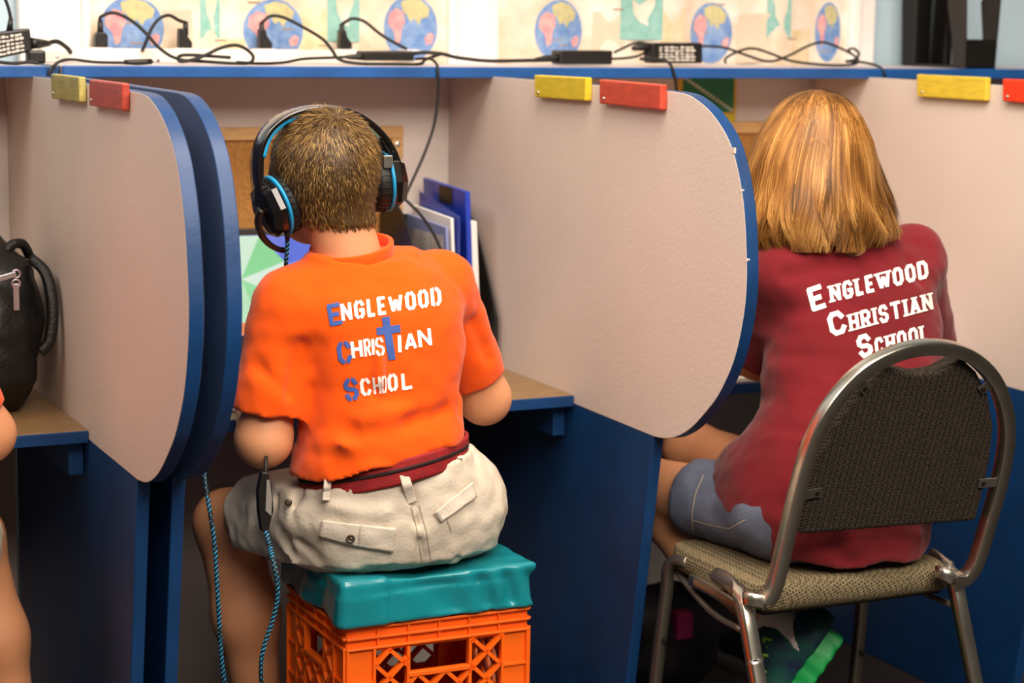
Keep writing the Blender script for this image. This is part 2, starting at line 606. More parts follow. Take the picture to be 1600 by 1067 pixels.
def curtain(x0, x1, globes, rects, tans, label, fold):
    """flat-hung printed cloth with soft folds; the print lies on the cloth"""
    root = thing('map_curtain', label, 'curtain', ((x0 + x1) / 2, YW - .03, 1.12), 'map print curtains')
    def yf(x):
        return YW - .020 - .005 * math.sin((x - x0) * fold) - .003 * math.sin((x - x0) * fold * 2.3 + 1)
    n = 90
    mb = MB()
    vs = [(x0 + (x1 - x0) * i / n, yf(x0 + (x1 - x0) * i / n), z) for z in (1.12, 1.94) for i in range(n + 1)]
    mb.add(vs, [(i, i + 1, n + 2 + i, n + 1 + i) for i in range(n)])
    mb.build('cloth', M_map, root, smooth=True)
    def flat(poly, m, name, lift):
        bm = bmesh.new()
        cx = sum(p[0] for p in poly) / len(poly)
        cz = sum(p[1] for p in poly) / len(poly)
        rings = 6
        vv = []
        for r in range(1, rings + 1):
            vv.append([bm.verts.new((cx + (x - cx) * r / rings, yf(cx + (x - cx) * r / rings) - lift, cz + (z - cz) * r / rings)) for x, z in poly])
        k = len(poly)
        bm.faces.new(vv[0])
        bm.normal_update()
        for r in range(rings - 1):
            for i in range(k):
                j = (i + 1) % k
                bm.faces.new((vv[r][i], vv[r][j], vv[r + 1][j], vv[r + 1][i]))
        bmesh.ops.recalc_face_normals(bm, faces=bm.faces)
        me = bpy.data.meshes.new(name)
        bm.to_mesh(me)
        bm.free()
        return link(name, me, m, root, smooth=True)
    for gx, gz, rx, rz in globes:
        flat([(gx + rx * math.cos(t), gz + rz * math.sin(t)) for t in np.linspace(0, 2 * math.pi, 36)[:-1]], M_ocean, 'globe_print', .0008)
        af = [(-.82, .42), (-.55, .62), (-.25, .5), (-.18, .2), (-.3, 0), (-.36, -.4), (-.52, -.5), (-.62, -.1), (-.85, .12)]
        flat([(gx + rx * u, gz + rz * v) for u, v in af], M_africa, 'africa_print', .0014)
        asia = [(-.3, .55), (-.35, .8), (0, .93), (.4, .85), (.7, .6), (.62, .35), (.4, .3), (.3, .1), (.15, .3), (0, .2), (-.12, .4)]
        flat([(gx + rx * u, gz + rz * v) for u, v in asia], M_asia, 'asia_print', .0014)
        au = [(.5, -.3), (.7, -.12), (.86, -.2), (.8, -.45), (.58, -.5)]
        flat([(gx + rx * u, gz + rz * v) for u, v in au], M_africa, 'australia_print', .0014)
    for rx, rz, hw, hh in rects:
        flat([(rx - hw, rz - hh), (rx + hw, rz - hh), (rx + hw, rz + hh), (rx - hw, rz + hh)], M_tealmap, 'chart_print', .0006)
        flat([(rx - hw * .5, rz + hh), (rx - hw * .35, rz + .0), (rx, rz - hh * .35), (rx + hw * .25, rz - hh * .8), (rx + hw * .42, rz - hh * .85), (rx + hw * .3, rz - hh * .2), (rx + hw * .6, rz + hh * .3), (rx + hw * .7, rz + hh)], M_map, 'land_print', .0012)
    for i, (rx, rz, hw, hh) in enumerate(tans):
        flat([(rx - hw, rz - hh), (rx + hw, rz - hh * .9), (rx + hw * .95, rz + hh), (rx - hw * .9, rz + hh * .95)], M_tan if i % 2 else M_tan2, 'faded_map_print', .0004)
    for i in range(7):
        xx = x0 + .03 + (x1 - x0 - .08) * random.random()
        zz = 1.17 + .10 * random.random()
        flat([(xx, zz), (xx + .022, zz), (xx + .022, zz + .003), (xx, zz + .003)], M_ink, 'caption_print', .0009)
    return root

curtain(-.658, .026, [(-.582, 1.205, .058, .056), (-.322, 1.205, .058, .056), (-.056, 1.212, .056, .060)],
        [(-.44, 1.235, .018, .045), (-.188, 1.238, .031, .052)],
        [(-.50, 1.19, .03, .05), (-.245, 1.19, .028, .055), (-.13, 1.17, .03, .03), (-.40, 1.17, .025, .02)],
        'map print curtain in the window left of the white post', 26)
curtain(.116, .918, [(.252, 1.210, .053, .060), (.592, 1.210, .048, .060), (.868, 1.215, .032, .060)],
        [(.430, 1.245, .046, .050), (.745, 1.245, .028, .046)],
        [(.36, 1.21, .035, .04), (.50, 1.21, .03, .05), (.69, 1.20, .04, .05), (.80, 1.18, .025, .04)],
        'map print curtain in the window right of the white post', 22)

# ---- shelf along the top
for nm, xa, xb, yo, lab in (('a', -1.9, -.790, .012, 'blue edged shelf end at the far left above the backpack'),
                            ('b', -.762, 2.2, 0., 'long blue edged shelf carrying power cords above the carrels')):
    r = thing('top_shelf', lab, 'shelf', ((xa + xb) / 2, -.06, ZS0))
    MB().box((xa, YS + .003 - yo, ZS0), (xb, YW - .031, ZS1)).build('board', [M_shelftop], r, bevel=.0015)
    MB().box((xa, YS - yo - .003, ZS0 - .001), (xb, YS - yo + .003, ZS1 + .0005)).build('front_edge', M_shelfblue, r, bevel=.002)
r = MB().box((-.789, YS + .012, ZS0), (-.763, .03, ZS1 - .002)).build('shelf_filler', M_blue, bevel=.001)
tag(r, 'dark blue filler piece in the gap between the two shelves', 'filler')

# ---- back boards (one per carrel)
for xa, xb, lab in ((XL - .75, XL, 'cream back board of the carrel with the black backpack'),
                    (XL2 + T, XC, 'cream back board of the carrel with the laptop'),
                    (XC + T, XR, 'cream back board of the carrel of the person in maroon'),
                    (XR + T, XR + .77, 'cream back board right of the last partition')):
    r = MB().box((xa, 0, 0), (xb, .018, ZS0 - .001)).build('back_board', M_board)
    tag(r, lab, 'back board')

# ---- partitions
DOUT = [(-.831, 1.132), (-.866, 1.130), (-.892, 1.125), (-.938, 1.108), (-.984, 1.077), (-1.013, 1.040), (-1.037, .982), (-1.049, .915), (-1.052, .865), (-1.045, .815),
        (-1.025, .757), (-.990, .705), (-.956, .672), (-.911, .637), (-.870, .616), (-.835, .606), (-.798, .602)]
def partition(x, lab, mats=None):
    r = thing('carrel_partition', lab, 'partition', (x + T / 2, -.4, 0), 'carrel partitions')
    dense = [tuple(p) for p in catmull([(0, a, b) for a, b in DOUT], 9)]
    poly = [(x, 0, .605), (x, 0, ZT)] + [(x, -.2, ZT), (x, -.5, ZT)] + [(x, p[1], p[2]) for p in dense] + [(x, YD, .605)]
    MB().prism(poly, (T, 0, 0), 0, 1).build('upper_panel', mats or [M_white, M_blue], r, bevel=.0012)
    zz = .6045
    pb = [(x + .0005, -.012, 0), (x + .0005, -.012, zz), (x + .0005, -.798, zz), (x + .0005, -.700, 0)]
    MB().prism(pb, (T - .001, 0, 0)).build('base_panel', M_blue, r, bevel=.002)
    return r
partition(XL, 'white rounded partition beside the black backpack, left one of the close pair')
partition(XL2, 'blue edged partition directly left of the person in orange, mostly behind its twin', [M_blue, M_blue])
pc = partition(XC, 'large white rounded partition between the persons in orange and maroon')
partition(XR, 'bright cream partition at the right edge behind the chair')
# worn paint chips on the middle partition's edge
for i, (yy, zz_, L_) in enumerate(((-1.0065, 1.052, .008), (-1.0300, .999, .004), (-1.0495, .902, .005))):
    ch = MB()
    ch.box((XC - .0004, yy - .0008, zz_), (XC + .003 + .001 * i, yy + .004, zz_ + L_))
    ch.build('paint_chip', M_white, pc)

# ---- tags on the partitions
def tagblock(X, quad, th, m, lab, cat='tag'):
    """quad: four pixels lt, rt, rb, lb on the outer face of a wooden block screwed on the partition"""
    P = [at(x, y, X=X - th) for x, y in quad]
    r = thing('wooden_tag', lab, cat, tuple(sum(P) / 4), 'painted wooden tags on the partitions')
    MB().prism(P, (th - .0005, 0, 0)).build('block', m, r, bevel=.0025)
    s = P[3] + (P[0] - P[3]) * .22 + (P[2] - P[3]) * .08
    MB().lathe(s + np.array((.001, 0, 0)), (-1, 0, 0), [(.0034, 0), (.0034, .0015), (.002, .0026), (.0006, .0028)], 12).build('screw', M_steel, r, smooth=True)
tagblock(XL, [(79, 115), (122, 120), (124, 160), (80, 154)], .012, M_yellow_shaded, 'yellow wooden tag shaded to olive on the leftmost partition')
tagblock(XL, [(139, 124), (190, 130), (190, 173), (139, 165)], .012, M_red_shaded, 'red wooden tag shaded to dark red on the leftmost partition')
tagblock(XC, [(834, 117), (915, 121), (914, 158), (835, 152)], .013, M_mustard, 'chipped mustard yellow wooden tag on the middle partition')
tagblock(XC, [(936, 124), (1032, 132), (1031, 172), (936, 162)], .013, M_redtag, 'red wooden tag on the middle partition')
tagblock(XR, [(1432, 116), (1541, 121), (1539, 158), (1432, 151)], .012, M_yellow, 'bright yellow wooden tag on the right partition')
tagblock(XR, [(1566, 123), (1668, 127), (1668, 168), (1566, 158)], .012, M_scarlet, 'scarlet wooden tag cut by the right edge of the photo')

# ---- desks
for xa, xb, lab in ((XL - .75, XL, 'brown desk top with blue edge under the backpack'),
                    (XL2 + T, XC, 'brown desk top with blue edge in front of the person in orange'),
                    (XC + T, XR, 'desk top in front of the person in maroon')):
    r = thing('carrel_desk', lab, 'desk', ((xa + xb) / 2, YD / 2, ZD - .02), 'carrel desks')
    MB().box((xa + .001, YD + .004, ZD - .018), (xb - .001, -.001, ZD)).build('desk_top', M_desk, r, bevel=.001)
    MB().box((xa + .001, YD, ZD - .019), (xb - .001, YD + .0045, ZD - .0008)).build('front_edge', M_blue, r, bevel=.001)
    for xx in (xa + .001, xb - .024):
        MB().box((xx, YD + .030, ZD - .073), (xx + .022, -.02, ZD - .019)).build('support_cleat', M_blue, r, bevel=.001)

# ---- cork boards
def cork(x0, x1, z0, z1, lab):
    r = thing('cork_board', lab, 'cork board', ((x0 + x1) / 2, -.006, z0), 'cork boards')
    MB().box((x0 + .01, -.007, z0 + .01), (x1 - .01, -.001, z1 - .01)).build('cork_sheet', M_cork, r)
    fw = .023
    for lo, hi in (((x0, -.014, z1 - fw), (x1, -.0005, z1)), ((x0, -.014, z0), (x1, -.0005, z0 + fw)),
                   ((x0, -.0135, z0 + fw), (x0 + fw, -.0005, z1 - fw)), ((x1 - fw, -.0135, z0 + fw), (x1, -.0005, z1 - fw))):
        MB().box(lo, hi).build('frame_rail', M_wood, r, bevel=.002)
    for sx in (x0 + fw / 2, x1 - fw / 2):
        MB().lathe((sx, -.0135, z1 - fw * 1.45), (0, -1, 0), [(.005, 0), (.005, .001), (.002, .002)], 12).build('screw', M_steel, r)
cork(-.700, -.096, .66, 1.036, 'cork board in a pine frame behind the person wearing the headset')
cork(.105, .700, .66, 1.038, 'cork board partly hidden behind the long blond hair')

# ---- green goal chart
r = thing('goal_chart', 'green grid chart with a white diagonal pinned above the long blond hair', 'chart', (.55, -.002, 1.035))
MB().box((.485, -.0015, 1.030), (.619, -.0005, 1.128)).build('backing', mat('chart_backing', 'e4b63c', .7), r)
MB().box((.497, -.0022, 1.056), (.613, -.0014, 1.1265)).build('green_field', M_chartgreen, r)
MB().box((.540, -.0024, 1.036), (.617, -.0015, 1.050)).build('yellow_strip', mat('chart_yellow', 'dccb2a', .7), r)
g = MB()
for i in range(17):
    x = .4985 + i * .007
    g.box((x, -.0024, 1.057), (x + .0007, -.0021, 1.126))
for i in range(11):
    z = 1.0575 + i * .0067
    g.box((.4975, -.0024, z), (.6125, -.0021, z + .0006))
g.build('grid_lines', mat('chart_line', '4e9a78', .7), r)
dg = MB()
for i in range(14):
    x = .499 + i * .0081
    z = 1.122 - i * .0047
    dg.box((x, -.0027, z - .0028), (x + .0072, -.0023, z + .0028))
dg.build('diagonal_band', mat('chart_white', 'd8dcc8', .7), r)

# ================================================================== ON THE SHELF
strip = thing('power_strip', 'long cream power strip lying at the back of the shelf', 'power strip', (-.4, .015, ZS1))
MB().box((-.752, -.004, ZS1), (-.135, .040, ZS1 + .024)).build('housing', M_strip, strip, bevel=.003)
for px in (157, 287, 412, 537, 640):
    x = at(px, 78, Y=.018)[0]
    MB().box((x - .017, .004, ZS1 + .0235), (x + .017, .034, ZS1 + .0255)).build('socket', M_trim, strip, bevel=.001)
MB().lathe(at(89, 89, Y=-.0035), (0, -1, 0), [(.003, 0), (.003, .0012), (.001, .002)], 10).build('screw', M_steel, strip)

def cable(name, pts, r, lab, cat='cable', m=None, group='black cords on the shelf', parent=None, flat=None):
    mb = MB().tube(pts, r, 8, smooth=6)
    o = mb.build(name, m or M_blacksoft, parent, smooth=True)
    if parent is None:
        tag(o, lab, cat, group)
    return o

YP = .018
def plug(px, top, lab, pts, side=0):
    """plug standing in the strip with its cord"""
    x = at(px, 70, Y=YP)[0]
    r = thing('power_plug', lab, 'plug', (x, YP, ZS1 + .0255), 'black plugs standing in the power strip')
    z0 = ZS1 + .0255
    if side == 0:
        mb = MB()
        mb.prism([(x - .011, YP - .010, z0), (x + .011, YP - .010, z0), (x + .011, YP - .010, z0 + .020), (x + .006, YP - .010, z0 + .026), (x - .006, YP - .010, z0 + .026), (x - .011, YP - .010, z0 + .020)], (0, .020, 0))
        mb.build('plug_body', M_black, r, bevel=.002)
    else:
        mb = MB()
        mb.prism([(x - .010, YP - .010, z0), (x + .013, YP - .010, z0), (x + .013, YP - .010, z0 + .010), (x + .004, YP - .010, z0 + .022), (x + .001, YP - .010, z0 + .034), (x - .009, YP - .010, z0 + .034), (x - .010, YP - .010, z0 + .01)], (0, .020, 0))
        mb.build('plug_body', M_black, r, bevel=.002)
    MB().tube([(x - .003 * side, YP, z0 + .022), (x - .004 * side, YP, z0 + .046)], [.006, .0042], 10, smooth=1).build('strain_relief', M_black, r, smooth=True)
    P = [(x - .004 * side, YP, z0 + .044)] + [at(a, b, Y=y) for a, b, y in pts]
    MB().tube(P, .0030, 8, smooth=6).build('cord', M_blacksoft, r, smooth=True)
ZC = ZS1 + .004
def onshelf(px, Y, dz=0.):
    """a point resting on the shelf top at pixel column px"""
    p = at(px, 100, Y=Y)
    return (p[0], Y, ZC + dz)
def sh(*a):
    return [at(*p[:2], Y=p[2]) for p in a]
plug(157, 0, 'black plug standing leftmost in the power strip', [(158, 26, .015), (178, 20, .01), (205, 32, 0), (228, 52, -.02), (250, 76, -.05), (278, 92, -.07), (320, 96, -.09), (370, 99, -.10), (392, 97, -.11), (394, 85, -.11), (372, 71, -.11), (345, 75, -.11), (312, 90, -.11), (283, 96, -.11), (280, 88, -.1), (300, 86, -.1), (360, 90, -.1)])
plug(287, 0, 'black angled plug second from the left in the power strip', [(280, 32, .012), (264, 24, .008), (248, 30, .004), (236, 46, .0), (228, 66, -.006), (222, 80, -.008)], -1)
plug(412, 0, 'black angled plug in the power strip above the person with headset', [(413, 32, .012), (424, 25, .01), (445, 28, .0), (480, 46, -.03), (505, 62, -.06), (520, 80, -.08), (530, 93, -.10), (560, 99, -.11), (610, 100, -.12), (655, 100, -.12), (665, 93, -.11), (690, 84, -.09)], 1)
plug(537, 0, 'black angled plug rightmost in the power strip', [(540, 34, .012), (552, 29, .01), (570, 34, .005), (590, 50, 0), (608, 62, -.01), (636, 77, -.02)], 1)

def adapter(quad, Y, depth, lab, label_print=None):
    """power brick: front face quad lt, rt, rb, lb"""
    P = [at(x, y, Y=Y) for x, y in quad]
    zmin = min(p[2] for p in P)
    sh_ = np.array((0, 0, max(0, ZS1 + .0006 - zmin)))
    P = [p + sh_ for p in P]
    r = thing('power_adapter', lab, 'power adapter', tuple((P[2] + P[3]) / 2), 'black power adapters on the shelf')
    MB().prism(P, (0, depth, 0)).build('brick', M_black, r, bevel=.003)
    if label_print:
        u0, v0, u1, v1 = label_print
        def uv(u, v):
            return P[3] * (1 - u) * (1 - v) + P[2] * u * (1 - v) + P[1] * u * v + P[0] * (1 - u) * v + np.array((0, -.0006, 0))
        pl = MB()
        rr = random.Random(3)
        for i in range(7):
            for j in range(5):
                a = u0 + (u1 - u0) * i / 7
                b = v0 + (v1 - v0) * j / 5
                wA = (u1 - u0) / 7 * rr.uniform(.45, .95)
                hB = (v1 - v0) / 5 * rr.uniform(.4, .7)
                pl.add([uv(a, b), uv(a + wA, b), uv(a + wA, b + hB), uv(a, b + hB)], [(0, 1, 2, 3)])
        pl.build('spec_print', mat('label_print', 'd8d0c4', .6), r)
    return r
# left brick, propped on its cords
ad = adapter([(-14, 52), (47, 44), (51, 80), (-12, 94)], -.10, .03, 'tilted power adapter with white printed label at the far left', (.03, .1, .82, .9))
MB().tube(sh((15, 49, -.085), (17, 28, -.085)), [.006, .0035], 10, smooth=1).build('strain_relief', M_black, ad, smooth=True)
MB().tube(sh((17, 30, -.085), (13, 12, -.085), (4, -12, -.085)), .0028, 8).build('cord', M_blacksoft, ad, smooth=True)
MB().tube(sh((48, 68, -.09), (62, 68, -.08), (78, 68, -.07)), [.010, .008, .0045], 10, smooth=2).build('socket_plug', M_black, ad, smooth=True)
MB().tube(sh((76, 67, -.07), (90, 65, -.06), (105, 75, -.04), (110, 82, -.02)), .004, 8).build('cord', M_blacksoft, ad, smooth=True)
MB().box(tuple(onshelf(44, -.105, -.0035)), tuple(np.array(onshelf(67, -.08, -.0035)) + np.array((0, 0, .022)))).build('prop_block', M_black, ad, bevel=.004)
ad = adapter([(570, 80), (648, 80), (648, 95), (570, 95)], -.09, .045, 'slim black power adapter on the shelf above the person with headset')
MB().tube(sh((572, 88, -.07), (552, 89, -.07), (540, 89, -.07)), [.006, .005, .003], 10, smooth=2).build('plug_end', M_black, ad, smooth=True)
MB().tube(sh((540, 89, -.07), (522, 90, -.07), (475, 92, -.08), (440, 98, -.1), (400, 99, -.12), (370, 97, -.13)), .0026, 8).build('cord', M_blacksoft, ad, smooth=True)
MB().tube(sh((646, 84, -.07), (662, 82, -.08), (690, 84, -.09), (715, 90, -.09), (760, 95, -.10), (800, 95, -.10), (840, 94, -.10), (876, 92, -.09)), .0034, 8).build('cord', M_blacksoft, ad, smooth=True)
# the cord that hangs in front of the back board
hang = [at(650, 92, Y=-.12), at(672, 92, Y=-.16), at(682, 100, Y=-.188), at(684, 112, Y=-.196), at(685, 130, Y=-.197), at(683, 165, Y=-.195), at(677, 200, Y=-.195), at(664, 238, Y=-.20), at(650, 270, Y=-.21), at(636, 300, Y=-.22), at(632, 309, Y=-.225), at(640, 318, Y=-.235), at(655, 333, Y=-.24), at(672, 356, Y=-.245), at(688, 388, Y=-.25), at(692, 410, Y=-.255), at(690, 470, Y=-.26), at(680, 540, Y=-.27)]
cable('charging_cable', hang, .0026, 'thin black cable hanging from the shelf down behind the blue binder', group='hanging cables')
ad = adapter([(876, 79), (958, 79), (957, 101), (876, 101)], -.11, .04, 'plain black power adapter above the mustard yellow tag')
MB().tube(sh((878, 90, -.09), (850, 92, -.09), (830, 95, -.09)), [.008, .006, .003], 10, smooth=2).build('plug_end', M_black, ad, smooth=True)
MB().tube(sh((956, 92, -.09), (975, 91, -.09), (995, 88, -.09), (1010, 80, -.08), (1012, 72, -.08), (1005, 67, -.08), (990, 68, -.08), (972, 76, -.08), (960, 82, -.09)), .0025, 8).build('cord', M_blacksoft, ad, smooth=True)
ad = adapter([(1019, 67), (1098, 67), (1098, 99), (1019, 99)], -.11, .035, 'power adapter with grey printed label left of the blond hair', (.14, .12, .86, .88))
MB().tube(sh((1020, 74, -.09), (1004, 73, -.09), (988, 76, -.09)), [.008, .008, .004], 10, smooth=2).build('plug_end', M_black, ad, smooth=True)
MB().tube(sh((1096, 72, -.09), (1130, 74, -.09), (1160, 84, -.10), (1200, 96, -.12), (1230, 88, -.12), (1262, 72, -.12), (1285, 66, -.12), (1310, 74, -.12), (1330, 84, -.12), (1340, 92, -.13), (1336, 100, -.14), (1300, 102, -.14), (1240, 96, -.13), (1205, 84, -.12), (1180, 76, -.12), (1160, 78, -.12), (1135, 90, -.12), (1134, 99, -.12)), .0025, 8).build('cord', M_blacksoft, ad, smooth=True)
cable('looped_cord', sh((1330, 84, -.12), (1326, 78, -.12), (1334, 76, -.12), (1342, 84, -.12), (1336, 93, -.13), (1322, 96, -.14), (1345, 97, -.15), (1365, 101, -.17), (1376, 106, -.185), (1381, 113, -.194), (1384, 121, -.195)), .0026, 'thin black cord curling over the shelf edge near the right partition')
cable('drop_cord', sh((1000, 92, -.12), (1030, 93, -.15), (1045, 98, -.186), (1052, 112, -.194), (1056, 130, -.194), (1058, 160, -.19), (1062, 230, -.18), (1070, 330, -.17)), .0030, 'black cord dropping over the shelf edge beside the green chart', group='hanging cables')
dc = cable('barrel_plug_cord', sh((-10, 96, -.15), (20, 99, -.16), (45, 97, -.16), (60, 99, -.16)), .0028, 'black cord lying on the shelf end at the far left')
c2 = cable('laptop_charging_cord', sh((75, 120, -.197), (78, 112, -.196), (84, 103, -.188), (96, 95, -.15), (115, 93, -.14), (150, 97, -.14), (200, 98, -.15)), .0026, 'thin black cord with barrel tip lying on the shelf above the olive tag')
MB().tube(sh((194, 97, -.15), (214, 97, -.15), (237, 96, -.15)), [.0038, .005, .0046], 10, smooth=2).build('barrel_grip', M_black, c2, smooth=True)
MB().tube(sh((236, 96, -.15), (249, 95, -.15)), .0028, 10, smooth=1).build('barrel_tip', M_steel, c2, smooth=True)

# magazine file at the right end of the shelf
mf = thing('magazine_file', 'black magazine file standing on the shelf at the top right', 'magazine file', (1.07, -.08, ZS1))
x0, x1, y0, y1 = 1.036, 1.106, -.182, .030
MB().box((x0, y0, ZS1), (x1, y1, ZS1 + .004)).build('bottom', M_black, mf)
for i, x in enumerate((x0, x1)):
    sp = (-.012 if i == 0 else .012)
    mb = MB()
    def q(y, z, sp=sp, x=x):
        return (x + sp * (z / .25), y, ZS1 + z)
    mb.prism([q(y0, 0), q(y0 + .045, 0), q(y0 + .045, .06), q(y0 + .06, .13), q(y0 + .05, .16), q(y0, .25)], (.0025, 0, 0))
    mb.build('side_front_post', M_black, mf)
    MB().prism([q(y1 - .045, 0), q(y1, 0), q(y1, .26), q(y1 - .06, .26)], (.0025, 0, 0)).build('side_back_post', M_black, mf)
    MB().prism([q(y0 + .045, 0), q(y1 - .045, 0), q(y1 - .045, .006), q(y0 + .045, .006)], (.0025, 0, 0)).build('side_rail', M_black, mf)
MB().box((x0, y0, ZS1), (x1 + .003, y0 + .003, ZS1 + .058)).build('front_panel', M_black, mf)
MB().box((x0 + .02, y1 - .003, ZS1), (x1, y1, ZS1 + .25)).build('back_panel', M_black, mf)
o = MB().box((1.072, -.070, ZS1 + .005), (1.085, -.015, ZS1 + .27)).build('black_folder', M_gloss)
tag(o, 'glossy black folder standing inside the magazine file', 'folder')

# ================================================================== ON THE DESKS
# laptop
lp = thing('laptop', 'open laptop with a colourful umbrella wallpaper in front of the person in orange', 'laptop', (-.33, -.15, ZD))
lx0, lx1 = -.500, -.185
MB().box((lx0, -.262, ZD + .0005), (lx1, -.045, ZD + .017)).build('base', M_laptop, lp, bevel=.003)
kb = MB()
for r_ in range(5):
    for c_ in range(15):
        xx = lx0 + .018 + c_ * .0187
        yy = -.078 - r_ * .0185
        kb.box((xx, yy - .0155, ZD + .0168), (xx + .0155, yy, ZD + .0192))
kb.build('keyboard', M_key, lp)
MB().box((-.40, -.25, ZD + .0168), (-.29, -.185, ZD + .0174)).build('touchpad', M_grey, lp)
SB, ST = np.array((0, -.052, ZD + .018)), np.array((0, -.026, ZD + .238))      # screen foot and top
def scr(u, v, off=0.):
    """point on the screen plane: u 0..1 across, v 0..1 up"""
    p = SB + (ST - SB) * v
    n = np.cross((1, 0, 0), (ST - SB))
    n = n / np.linalg.norm(n)
    if n[1] > 0:
        n = -n
    return np.array((lx0 + (lx1 - lx0) * u, p[1], p[2])) + n * off
MB().prism([scr(0, 0), scr(1, 0), scr(1, 1), scr(0, 1)], (0, .007, 0)).build('lid', M_black, lp, bevel=.002)
def emat(name, c, s=1.0):
    return mat(name, c, .4, var=.04, nscale=14, emit=s)
def patch(name, uv, m, off, parent):
    mb = MB()
    mb.add([scr(.04 + .92 * u, .075 + .87 * v, off) for u, v in uv], [tuple(range(len(uv)))])
    return mb.build(name, m, parent)
ds = patch('display', [(0, 0), (1, 0), (1, 1), (0, 1)], emat('screen_blue', '6c7ae6', .7), .0006, lp)
def fan(name, c, R_, cols, a0, off, ry=1.):
    k = len(cols)
    for i, cc in enumerate(cols):
        t0, t1 = a0 + 2 * math.pi * i / k, a0 + 2 * math.pi * (i + 1) / k
        uv = [c, (c[0] + R_ * math.cos(t0), c[1] + R_ * ry * math.sin(t0)), (c[0] + R_ * math.cos(t1), c[1] + R_ * ry * math.sin(t1))]
        uv = [(min(1, max(0, u)), min(1, max(.085, v))) for u, v in uv]
        patch(name, uv, emat('screen_' + cc, cc, .70), off, ds)
fan('umbrella_picture', (.80, .82), .34, ['4a62dc', '6a86f0', '5570e4', '7c94f4', '4a62dc', '5f7cec'], .3, .0010, 1.2)
fan('umbrella_picture', (.02, .12), .20, ['b02858', 'd8386c', 'a01848', 'd8386c', 'b02858'], .2, .0011, 1.4)
fan('umbrella_picture', (.42, .10), .40, ['ff9a5c', 'ffb884', 'ff8a48', 'ffb07a', 'ff9a5c', 'ffc294', 'ff8a48'], .5, .0014, 1.25)
fan('umbrella_picture', (.25, .60), .30, ['8ee09a', 'd8f4da', 'a8e8b0', 'eefaf0', '7cd68a', 'c4f0c8', '9ae4a4', 'e2f7e4'], .35, .0018, 1.45)
patch('umbrella_picture', [(.0, .93), (.12, .93), (.10, 1), (0, 1)], emat('screen_red', 'e8502a', .7), .0019, ds)
patch('white_window', [(.52, .30), (.97, .30), (.97, .70), (.52, .70)], emat('screen_white', 'f6ecff', .75), .0022, ds)
patch('pink_panel', [(.48, .34), (.52, .34), (.52, .58), (.48, .58)], emat('screen_pink', 'f060a8', .7), .0021, ds)
patch('taskbar', [(0, 0), (1, 0), (1, .08), (0, .08)], emat('screen_dark', '16121c', .3), .0020, ds)
for i in range(9):
    patch('icon', [(.03 + i * .075, .018), (.07 + i * .075, .018), (.07 + i * .075, .062), (.03 + i * .075, .062)], emat('screen_icon', 'f2ecf4', .7), .0023, ds)

o = MB().box((-.640, -.470, ZD + .0004), (-.520, -.285, ZD + .004)).build('booklet', M_paper, bevel=.001)
tag(o, 'white booklet with a small red mark on the desk beside the laptop', 'booklet')
mk = MB()
for i in range(4):
    mk.box((-.555 + i * .008, -.345 - .012 * (i % 2), ZD + .0041), (-.549 + i * .008, -.33 - .012 * (i % 2), ZD + .0044))
mk.build('red_mark', mat('red_ink', 'b03030', .7), o)

# desk file with binders
df = thing('desk_file', 'black desk file holding the binders beside the laptop', 'desk file', (-.07, -.13, ZD))
def side(x):
    prof = [(-.245, 0), (-.015, 0), (-.015, .265), (-.06, .285), (-.11, .270), (-.16, .225), (-.205, .16), (-.245, .09)]
    poly = catmull([(x, y, ZD + .0005 + z) for y, z in prof[2:]], 4)
    MB().prism([(x, prof[0][0], ZD + .0005), (x, prof[1][0], ZD + .0005)] + poly, (.004, 0, 0)).build('side_panel', M_black, df, smooth=False)
side(-.142)
side(-.012)
MB().box((-.138, -.245, ZD + .0005), (-.012, -.015, ZD + .004)).build('bottom', M_black, df)
MB().box((-.138, -.019, ZD + .004), (-.012, -.015, ZD + .255)).build('back_panel', M_black, df)
def leaf(name, m, lab, cat, xb, xt, ya, yb, h, th, tilt=0.):
    """flat folder standing in the file, leaning a little"""
    z0 = ZD + .0046
    P = [(xb, ya, z0), (xb, yb, z0), (xt, yb + tilt, z0 + h), (xt, ya + tilt, z0 + h * .97)]
    o = MB().prism(P, (th, 0, 0)).build(name, m, bevel=.0012)
    return tag(o, lab, cat, 'folders in the desk file')
b = leaf('binder', M_binder, 'royal blue binder, tallest in the desk file', 'binder', -.052, -.066, -.225, -.035, .318, .010)
MB().prism([(-.078, -.232, ZD + .10), (-.078, -.05, ZD + .10), (-.0790, -.05, ZD + .30), (-.0790, -.232, ZD + .27)], (.0006, 0, 0)).build('inner_flap', mat('binder_flap', '3c50b4', .4), b)
MB().box((-.0665, -.17, ZD + .285), (-.0655, -.11, ZD + .315)).build('dark_sticker', M_black, b)
leaf('paper_stack', M_paper, 'stack of white paper right of the royal blue binder', 'paper', -.036, -.050, -.215, -.04, .262, .012)
b = leaf('booklet', M_cover, 'pale blue booklet with a picture in the desk file', 'booklet', -.090, -.104, -.228, -.05, .255, .005)
MB().prism([(-.0922, -.215, ZD + .03), (-.0922, -.07, ZD + .03), (-.1035, -.07, ZD + .235), (-.1035, -.215, ZD + .235)], (.0004, 0, 0)).build('cover_picture', mat('grey_picture', 'c9c0bc', .6, var=.3, nscale=25), b)
leaf('paper_stack', M_paper, 'white papers just left of the royal blue binder', 'paper', -.078, -.091, -.22, -.045, .270, .006)

